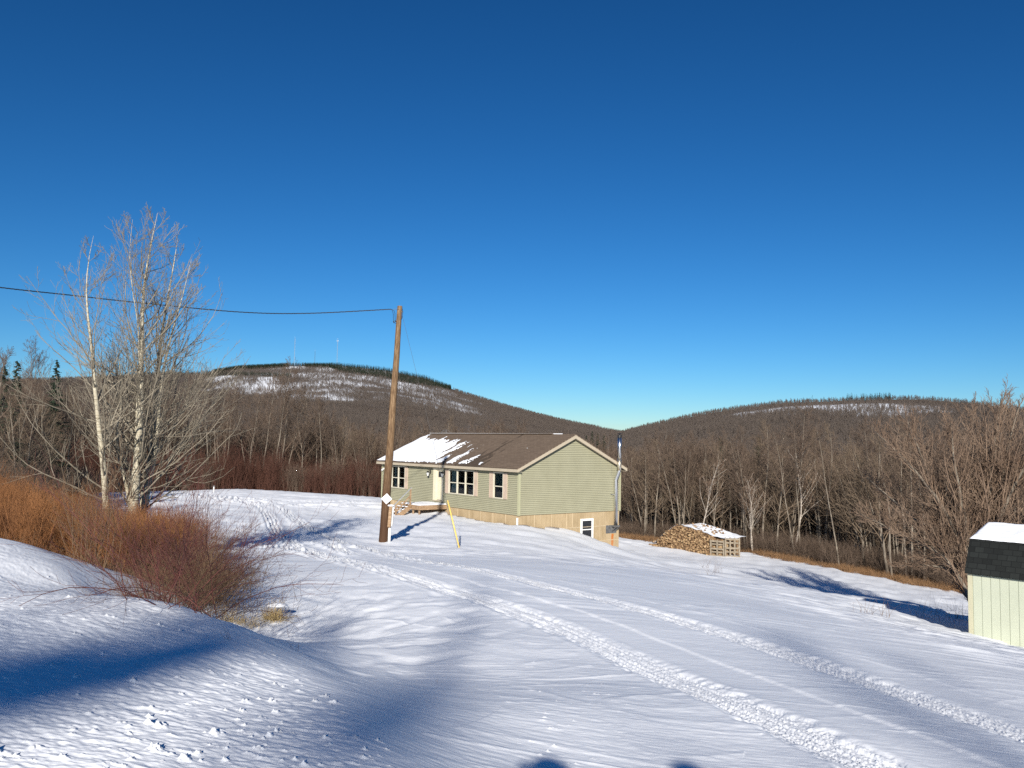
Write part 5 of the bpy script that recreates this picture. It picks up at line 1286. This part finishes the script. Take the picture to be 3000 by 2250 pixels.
link('snow_cap', dome(0.17, 0.045), MATS['roof_snow'], o, (0.04, 0.08, 0.245))
for px, py, s in ((700, 1828, 1.0), (735, 1838, .8), (668, 1820, .8)):
    p = ground_hit(px, py, 6, 20); o = link('straw_tuft', grass_mesh('straw_tuft', int(px), 60, 0.26, 0.07, 'straw', 0.0022, 0.9), None, None, tuple(p)); tag(o, 'pale straw tuft at the foot of the red canes', 'grass tuft', 'pale straw tufts below the canes')
# faint weeds in the open snow
random.seed(9)
for px, py, h in ((2085, 1690, .9), (2100, 1680, 1.1), (2070, 1665, .8), (2540, 1800, .6), (2580, 1806, .6), (2700, 1812, .7), (2740, 1818, .8), (2775, 1824, .7), (2800, 1822, .8), (2820, 1815, .9), (2830, 1820, .8), (675, 1878, .25), (860, 1905, .2), (1275, 2010, .12)):
    p = ground_hit(px, py, 6, 70); k = random.randint(0, 99); o = link('weed', grass_mesh('weed_stems', k, 9 if h > .5 else 4, h, 0.14 if h > .5 else .03, 'brown_cane', 0.004 if h > .5 else .002, 0.5), None, None, tuple(p - [0, 0, .03])); tag(o, 'thin dry weed stems sticking out of the open snow', 'weed', 'thin dry weeds in the open snow')

# ------------------------------------------------------------------ firewood, pallets, posts, stake
FA = ground_hit(1920, 1600, 45, 80); FB = ground_hit(2083, 1627, 45, 80)
fd = (FB - FA)[:2]; FL = np.linalg.norm(fd); fd /= FL; fyaw = math.atan2(fd[1], fd[0]); fz0, fz1 = FA[2], FB[2]
def fprof(s): return np.interp(s / FL, [0, .06, .18, .34, .48, .62, .8, 1.0], [0.2, .6, 1.0, 1.55, 1.62, 1.58, 1.42, 1.25])
def firewood():
    rg = random.Random(3); b = MB(); n = 0
    DP = 2.6
    # core
    S = np.linspace(0, FL, 24); prev = None
    for i in range(23):
        s0, s1 = S[i], S[i + 1]; h0, h1 = fprof(s0) - 0.12, fprof(s1) - 0.12; g0 = (fz1 - fz0) * s0 / FL; g1 = (fz1 - fz0) * s1 / FL
        b.add([(s0, .12, g0 - .5), (s1, .12, g1 - .5), (s1, .3, g1 + h1), (s0, .3, g0 + h0), (s0, DP, g0 - .5), (s1, DP, g1 - .5), (s1, DP, g1 + h1 * .95), (s0, DP, g0 + h0 * .95)], [(0, 1, 2, 3), (3, 2, 6, 7), (5, 4, 7, 6)])
    def log(c, d, L, r):
        k = rg.choice((3, 4, 5, 6)); c = Vector(c); d = Vector(d).normalized(); ref = Vector((0, 0, 1)) if abs(d.z) < .9 else Vector((1, 0, 0)); e1 = d.cross(ref).normalized(); e2 = d.cross(e1); a0 = rg.random() * 6; rs = [r * rg.uniform(.7, 1.15) for _ in range(k)]
        vs = []
        for s_ in (-.5, .5):
            for i in range(k): a = a0 + i * 6.283 / k; vs.append(c + d * (L * s_) + (e1 * math.cos(a) + e2 * math.sin(a)) * rs[i])
        b.add(vs, [tuple(range(k))[::-1], tuple(range(k, 2 * k))] + [(i, (i + 1) % k, k + (i + 1) % k, k + i) for i in range(k)])
    s = 0.05
    while s < FL:
        h = fprof(s); z = 0.03
        while z < h:
            yb_ = 0.05 + 0.25 * (z / h) ** 2 + rg.uniform(-.08, .08); g = (fz1 - fz0) * s / FL
            if rg.random() < .93: log((s + rg.uniform(-.05, .05), yb_, g + z), (rg.gauss(0, .45), -1, rg.gauss(0, .28)), rg.uniform(.36, .46), rg.uniform(.055, .10))
            z += 0.115
        s += 0.125
    for k in range(520):
        s = rg.uniform(0, FL); y = rg.uniform(.25, DP); g = (fz1 - fz0) * s / FL; log((s, y, g + fprof(s) - 0.10 + rg.uniform(0, .10)), (rg.gauss(0, 1), rg.gauss(0, 1), rg.gauss(0, .2)), .42, rg.uniform(.06, .10))
    for k in range(60):
        s = rg.uniform(-.5, .6); y = rg.uniform(-.2, DP); log((s, y, rg.uniform(0.0, .35 + .4 * max(0, s))), (rg.gauss(0, 1), rg.gauss(0, 1), 0), .42, .08)
    return b
fo = firewood().build('firewood', MATS['log_wood'], None); fo.location = (FA[0], FA[1], FA[2]); fo.rotation_euler = (0, 0, fyaw)
tag(fo, 'long heaped pile of split firewood', None, None, 'stuff')
def log_tint():
    me = fo.data; n_ = len(me.polygons)
log_tint()
def fcap():
    nx, ny = 90, 40; xs = np.linspace(-.2, FL + 1.1, nx); ys = np.linspace(.10, 2.65, ny); X, Y = np.meshgrid(xs, ys); Z = (fz1 - fz0) * X / FL + np.where(X < FL, fprof(X), fprof(FL) - (X - FL) * 0.12) + 0.085 + 0.05 * vnoise(X * 2.2, Y * 2.2, 3)
    f = vnoise(X * 2.6, Y * 2.6, 17) + 0.30 + 0.4 * sstep(.2, .9, Y) + 0.25 * (X > FL * .75)
    V = np.stack([X, Y, Z], -1).reshape(-1, 3); a = (np.arange(ny - 1)[:, None] * nx + np.arange(nx - 1)[None]); F = np.stack([a, a + 1, a + nx + 1, a + nx], -1); return mesh_np('snow_cap', V, F[(f[:-1, :-1] > 0) & (f[1:, 1:] > 0)], None, True)
link('snow_cap', fcap(), MATS['roof_snow'], fo)
def pallet(x, y, z, yaw, w, h, label, nv=4):
    e = empty('pallet', (x, y, z), yaw); tag(e, label, 'pallet', None)
    b = MB()
    for k in range(nv): xx = 0.05 + (w - 0.1) * k / (nv - 1); b.box(xx - .045, xx + .045, 0.0, .09, 0, h)
    b.build('stringer', MATS['grey_wood'], e)
    b = MB()
    for zz in (0.06, h * .47, h - .10): b.box(0, w, -.022, -.001, zz - .055, zz + .055)
    for zz in (0.06, h * .27, h * .47, h * .73, h - .10): b.box(0, w, .091, .112, zz - .05, zz + .05)
    b.build('deck_board', MATS['grey_wood'], e); return e
pe = FA[:2] + fd * (FL - 0.02); nrm_ = np.array([-fd[1], fd[0]])
q0 = pe - nrm_ * 0.10
pallet(q0[0], q0[1], fz1 - 0.05, fyaw + 0.22, 1.0, 1.12, 'weathered pallet standing against the front of the firewood', 3)
q1 = q0 + np.array([math.cos(fyaw + .22), math.sin(fyaw + .22)]) * 1.04
pallet(q1[0], q1[1], zg(q1[0], q1[1]) - 0.02, fyaw + 0.75, 1.0, 1.30, 'taller weathered pallet closing the right end of the firewood', 4)
b = MB(); b.box(0, 1.0, 0.14, 2.0, 0, 1.1); 
fe = b.build('stacked_logs', MATS['log_wood'], fo); fe.location = (FL - .05, 0.1, fz1 - fz0)
for i, (px, py, h) in enumerate(((1823, 1572, 1.25), (1833.5, 1572, 1.3), (1845, 1572, 1.3), (1854.5, 1573, 1.25))):
    p = ground_hit(px, py, 45, 90); e = empty('fence_post', tuple(p - [0, 0, .15])); tag(e, 'thin dark steel fence post with a pale tip right of the house', 'fence post', 'steel fence posts right of the house')
    b = MB(); b.box(-.02, .02, -.02, .02, 0, h); b.box(-.04, .04, -.026, -.0205, 0, h); b.build('stake', MATS['rubber'], e)
    b = MB(); b.box(-.045, .045, -.03, .025, h + .001, h + .13); b.build('tip', MATS['white_paint' if i in (1, 2) else 'galvanised'], e)
p = ground_hit(626, 1441, 50, 90); mk = empty('marker_post', tuple(p)); tag(mk, 'short white marker post with a cap on the far left field', 'post')
b = MB(); b.tube([(0, 0, -.2), (0, 0, .42)], .045, 8); b.build('pipe', MATS['white_paint'], mk); b = MB(); b.tube([(0, 0, .421), (0, 0, .50)], [.10, .08], 8); b.build('cap', MATS['galvanised'], mk)

# ------------------------------------------------------------------ radio masts on the summit
def mast(px, py0, py1, w, label, colr, dish=False):
    P = at(px, py0, d=2405); h = (py0 - py1) / FPX * 2405
    e = empty('radio_mast', tuple(P - [0, 0, 8])); tag(e, label, 'radio mast'); h += 8
    b = MB(); L = [(w * math.cos(a), w * math.sin(a)) for a in (0.5, 2.6, 4.7)]
    for x, y in L: b.tube([(x, y, 0), (x * .8, y * .8, h)], .13, 4)
    k = 0; z = 0.0
    while z < h - 3:
        for i in range(3): (xa, ya), (xb, yb2) = L[i], L[(i + 1) % 3]; b.beam((xa, ya, z), (xb, yb2, z + 3), .10, .10)
        z += 3
    b.tube([(0, 0, h), (0, 0, h + 5)], .15, 5)
    b.build('lattice', MATS[colr], e)
    if dish:
        b = MB(); b.box(-2.2, 2.2, -.3, .3, h - 3.5, h - 3.0); b.tube([(-2, 0, h - 5), (-2, 0, h - 1)], .3, 5); b.tube([(2, 0, h - 5), (2, 0, h - 1)], .3, 5); b.build('antenna', MATS['grey_metal'], e)
mast(862, 1062, 993, 0.9, 'tall pale radio mast leftmost of the three on the summit', 'grey_metal')
mast(922, 1062, 1030, 0.5, 'shortest thin radio mast between the two tall ones', 'galvanised')
mast(987, 1066, 996, 0.75, 'tall grey radio mast with antennas near its top, rightmost on the summit', 'grey_metal', True)

# ------------------------------------------------------------------ what stands behind the camera and throws the foreground shadows
anti = np.array(ANTI)
def caster(px, py, t): return ground_hit(px, py, 3, 60) - anti * t
def tuft_cloud(rng, centre, rx, ry, rz, n, size):
    u = rng.randn(n, 3); u /= np.linalg.norm(u, axis=1, keepdims=True); u *= rng.rand(n, 1) ** (1 / 3); c = centre + u * [rx, ry, rz]
    V = (c[:, None, :] + rng.randn(n, 3, 3) * size); return V.reshape(-1, 3)
def shade_tree(name, label, clumps, base, seed, trunk_r=0.14, n=260, size=0.105):
    """pine with its boughs held as separate flat tiers"""
    rng = np.random.RandomState(seed); base = np.array(base, float); gz = zg(base[0], base[1]); o = np.array([base[0], base[1], gz])
    top = max(c[0][2] for c in clumps) - gz
    e = empty(name, tuple(o)); tag(e, label, 'tree')
    b = MB(); b.tube([(0, 0, -.4), (0, 0, top * .5), (0, 0, top)], [trunk_r, trunk_r * .6, .03], 8)
    for c, rx, ry, rz, m_ in clumps:
        q = Vector(c - o); b.tube([(0, 0, max(1.0, q.z - 0.8)), tuple(q)], [.05, .015], 5)
    b.build('trunk', MATS['grey_bark'], e)
    V = np.concatenate([tuft_cloud(rng, c - o, rx, ry, rz, int(n * m_), size) for c, rx, ry, rz, m_ in clumps])
    me = mesh_np('crown', V, None, np.arange(len(V)).reshape(-1, 3)); link('crown', me, MATS['spruce'], e)
T1 = 44
cl = [(caster(px, py, T1), rx, ry, rz, m_) for px, py, rx, ry, rz, m_ in ((-500, 2030, .8, .8, .28, 1.3), (-250, 2020, .8, .8, .26, 1.3), (0, 2010, .8, .7, .23, 1.2), (170, 1985, .6, .6, .19, .9), (330, 1950, .5, .5, .15, .7), (470, 1915, .45, .4, .11, .5), (600, 1890, .4, .4, .07, .35), (700, 1882, .35, .3, .05, .25), (840, 1885, .35, .3, .06, .2), (960, 1840, .3, .3, .06, .12))]
shade_tree('pine_tree', 'tiered pine across the road behind the camera whose shadow crosses the snowbank', cl, (cl[0][0][0] - 1.0, cl[0][0][1]), 5)
T2 = 52
cl = [(caster(px, py, T2), rx, ry, rz, m_) for px, py, rx, ry, rz, m_ in ((1405, 1700, .15, .2, .12, .06), (1400, 1750, .25, .2, .15, .14), (1380, 1820, .3, .3, .2, .2), (1310, 1940, .3, .3, .2, .22), (1210, 2050, .38, .3, .18, .32), (1110, 2140, .5, .4, .15, .42), (1190, 2220, .5, .4, .14, .42), (960, 2200, .6, .4, .16, .40), (820, 2130, .4, .4, .12, .2))]
shade_tree('pine_tree', 'narrow pine across the road behind the camera whose soft shadow reaches past the snowbank', cl, (cl[4][0][0], cl[4][0][1]), 6, size=0.08, n=150)
# people: the photographer and a companion, only their head shadows fall into the picture
def person(x, y, yaw, label, arms_up, H=1.74):
    gz = zg(x, y); s = H / 1.74
    J = {'pelvis': (0, 0, .95), 'spine': (0, .0, 1.15), 'chest': (0, .01, 1.36), 'neck': (0, 0, 1.50), 'head0': (0, .02, 1.58), 'head1': (0, .02, 1.70),
         'hl': (-.1, 0, .90), 'kl': (-.11, .02, .50), 'al': (-.12, -.02, .09), 'tl': (-.13, .14, .04), 'hr': (.1, 0, .90), 'kr': (.11, .02, .50), 'ar': (.12, -.02, .09), 'tr': (.13, .14, .04),
         'sl': (-.19, 0, 1.42), 'sr': (.19, 0, 1.42)}
    if arms_up: J.update(el=(-.25, .16, 1.22), wl=(-.12, .30, 1.50), er=(.25, .16, 1.22), wr=(.12, .30, 1.50))
    else: J.update(el=(-.26, -.02, 1.14), wl=(-.25, .10, .88), er=(.26, -.02, 1.14), wr=(.25, .10, .88))
    E_ = [('pelvis', 'spine'), ('spine', 'chest'), ('chest', 'neck'), ('neck', 'head0'), ('head0', 'head1'), ('pelvis', 'hl'), ('hl', 'kl'), ('kl', 'al'), ('al', 'tl'), ('pelvis', 'hr'), ('hr', 'kr'), ('kr', 'ar'), ('ar', 'tr'), ('chest', 'sl'), ('sl', 'el'), ('el', 'wl'), ('chest', 'sr'), ('sr', 'er'), ('er', 'wr')]
    RAD = dict(pelvis=.16, spine=.155, chest=.165, neck=.065, head0=.095, head1=.092, hl=.10, kl=.07, al=.05, tl=.045, hr=.10, kr=.07, ar=.05, tr=.045, sl=.085, sr=.085, el=.06, er=.06, wl=.035, wr=.035)
    names = list(J); V = [tuple(c * s for c in J[k]) for k in names]; Ed = [(names.index(a), names.index(b_)) for a, b_ in E_]
    rad = [RAD[k] * s for k in names]
    # hands: palm and five bent fingers each
    for sd, w in ((-1, 'wl'), (1, 'wr')):
        wi = names.index(w); W = Vector(V[wi]); d = (Vector((0, .25, .8)) if arms_up else Vector((0, .25, -1))).normalized(); sx = Vector((-sd * 1.0, 0, 0))
        palm = W + d * .06; V.append(tuple(palm)); rad.append(.028); pi = len(V) - 1; Ed.append((wi, pi))
        for f in range(4):
            off = Vector((sd * (.022 - .015 * f) * 1.6, 0, 0)); L = (.034, .040, .037, .028)[f]
            p1 = palm + d * .03 + off; p2 = p1 + d * L + Vector((-sd * .012, .008, 0)); p3 = p2 + d * L * .6 + Vector((-sd * .02, .016, 0))
            i1 = len(V); V.extend([tuple(p1), tuple(p2), tuple(p3)]); rad.extend([.0095, .0085, .007]); Ed.extend([(pi, i1), (i1, i1 + 1), (i1 + 1, i1 + 2)])
        p1 = palm + Vector((-sd * .035, .01, 0)) - d * .01; p2 = p1 + d * .03 + Vector((-sd * .012, .01, 0)); i1 = len(V); V.extend([tuple(p1), tuple(p2)]); rad.extend([.011, .009]); Ed.extend([(pi, i1), (i1, i1 + 1)])
    me = bpy.data.meshes.new('person'); me.from_pydata(V, Ed, []); me.update()
    o = link('person', me, MATS['cloth_dark'], None, (x, y, gz)); o.rotation_euler = (0, 0, yaw)
    sk = o.modifiers.new('skin', 'SKIN'); 
    if not me.skin_vertices: me.attributes.new  # the skin layer comes with the modifier
    import bmesh
    bm = bmesh.new(); bm.from_mesh(me); ly = bm.verts.layers.skin.verify(); bm.verts.ensure_lookup_table()
    for i, v in enumerate(bm.verts): v[ly].radius = (rad[i], rad[i]); v[ly].use_root = (i == 0)
    bm.to_mesh(me); bm.free()
    ss = o.modifiers.new('smooth', 'SUBSURF'); ss.levels = 2; ss.render_levels = 2
    tag(o, label, 'person')
    hc = Vector((0, .02, 1.655)) * s
    b = MB(); b.tube([hc + Vector((0, 0, -.02)), hc + Vector((0, 0, .07)), hc + Vector((0, 0, .12)), hc + Vector((0, 0, .145))], [.115, .115, .085, .03], 14); b.build('knit_hat', MATS['cloth_dark'], o, smooth=True)
    b = MB(); b.tube([hc + Vector((0, .088, .0)), hc + Vector((0, .118, -.03))], [.012, .017], 6); b.build('nose', MATS['skin'], o, smooth=True)
    b = MB()
    for e_ in (-.034, .034): b.tube([hc + Vector((e_, .082, .015)), hc + Vector((e_, .098, .015))], [.012, .006], 8)
    b.build('eyes', MATS['rubber'], o); b = MB(); b.tube([hc + Vector((-.025, .092, -.06)), hc + Vector((0, .098, -.063)), hc + Vector((.025, .092, -.06))], .006, 6); b.build('mouth', MATS['skin'], o)
    b = MB()
    for e_ in (-.1, .1): b.tube([hc + Vector((e_, .0, -.03)), hc + Vector((e_ * 1.1, 0, .02))], .018, 6)
    b.build('ears', MATS['skin'], o, smooth=True)
    if arms_up:
        ph = empty('phone', (x, y, gz)); ph.rotation_euler = (0, 0, yaw); tag(ph, 'dark phone held up by the person behind the camera', 'phone')
        b = MB(); b.box(-.075, .075, .25, .258, 1.50 * s, 1.575 * s); b.build('casing', MATS['rubber'], ph, bevel=.002); b = MB(); b.box(-.07, .07, .247, .2498, 1.503 * s, 1.572 * s); b.build('screen', MATS['black_metal'], ph)
    return o
person(-0.02, -0.30, 0.0, 'person in dark winter clothes raising a phone at the roadside', True, 1.86)
person(0.86, -0.30, 0.0, 'person in dark winter clothes standing with lowered arms at the roadside', False, 1.86)

# unseen bare trees, added behind the camera so their crowns dim the foreground snow
for k, (x, y, H_, v) in enumerate(((-2, -36, 18.5, 6), (-4.5, -34, 18, 4), (-7, -37, 19, 6), (-9.5, -35, 18, 4), (-5.5, -40, 19.5, 6), (0.5, -35, 18.5, 4), (2.5, -37, 19.5, 6), (4.5, -34, 18.5, 6), (6.5, -36, 20, 4), (8.5, -38, 20.5, 6), (10.5, -35, 19.5, 4), (12.5, -37, 20.5, 6), (14.5, -35, 20, 6), (16.5, -38, 21.5, 4), (5.5, -41, 20.5, 6), (11.5, -42, 21.5, 4), (18, -36, 21, 6), (1.5, -42, 20.0, 6))):
    sc_k = H_ / SPEC[v]['H']
    e = put_tree(mid_var[v], x, y, sc_k, k * 1.3, 'unseen bare tree added behind the camera to shade the foreground', 'unseen bare trees added behind the camera for shade'); e.scale = (sc_k, sc_k, sc_k)
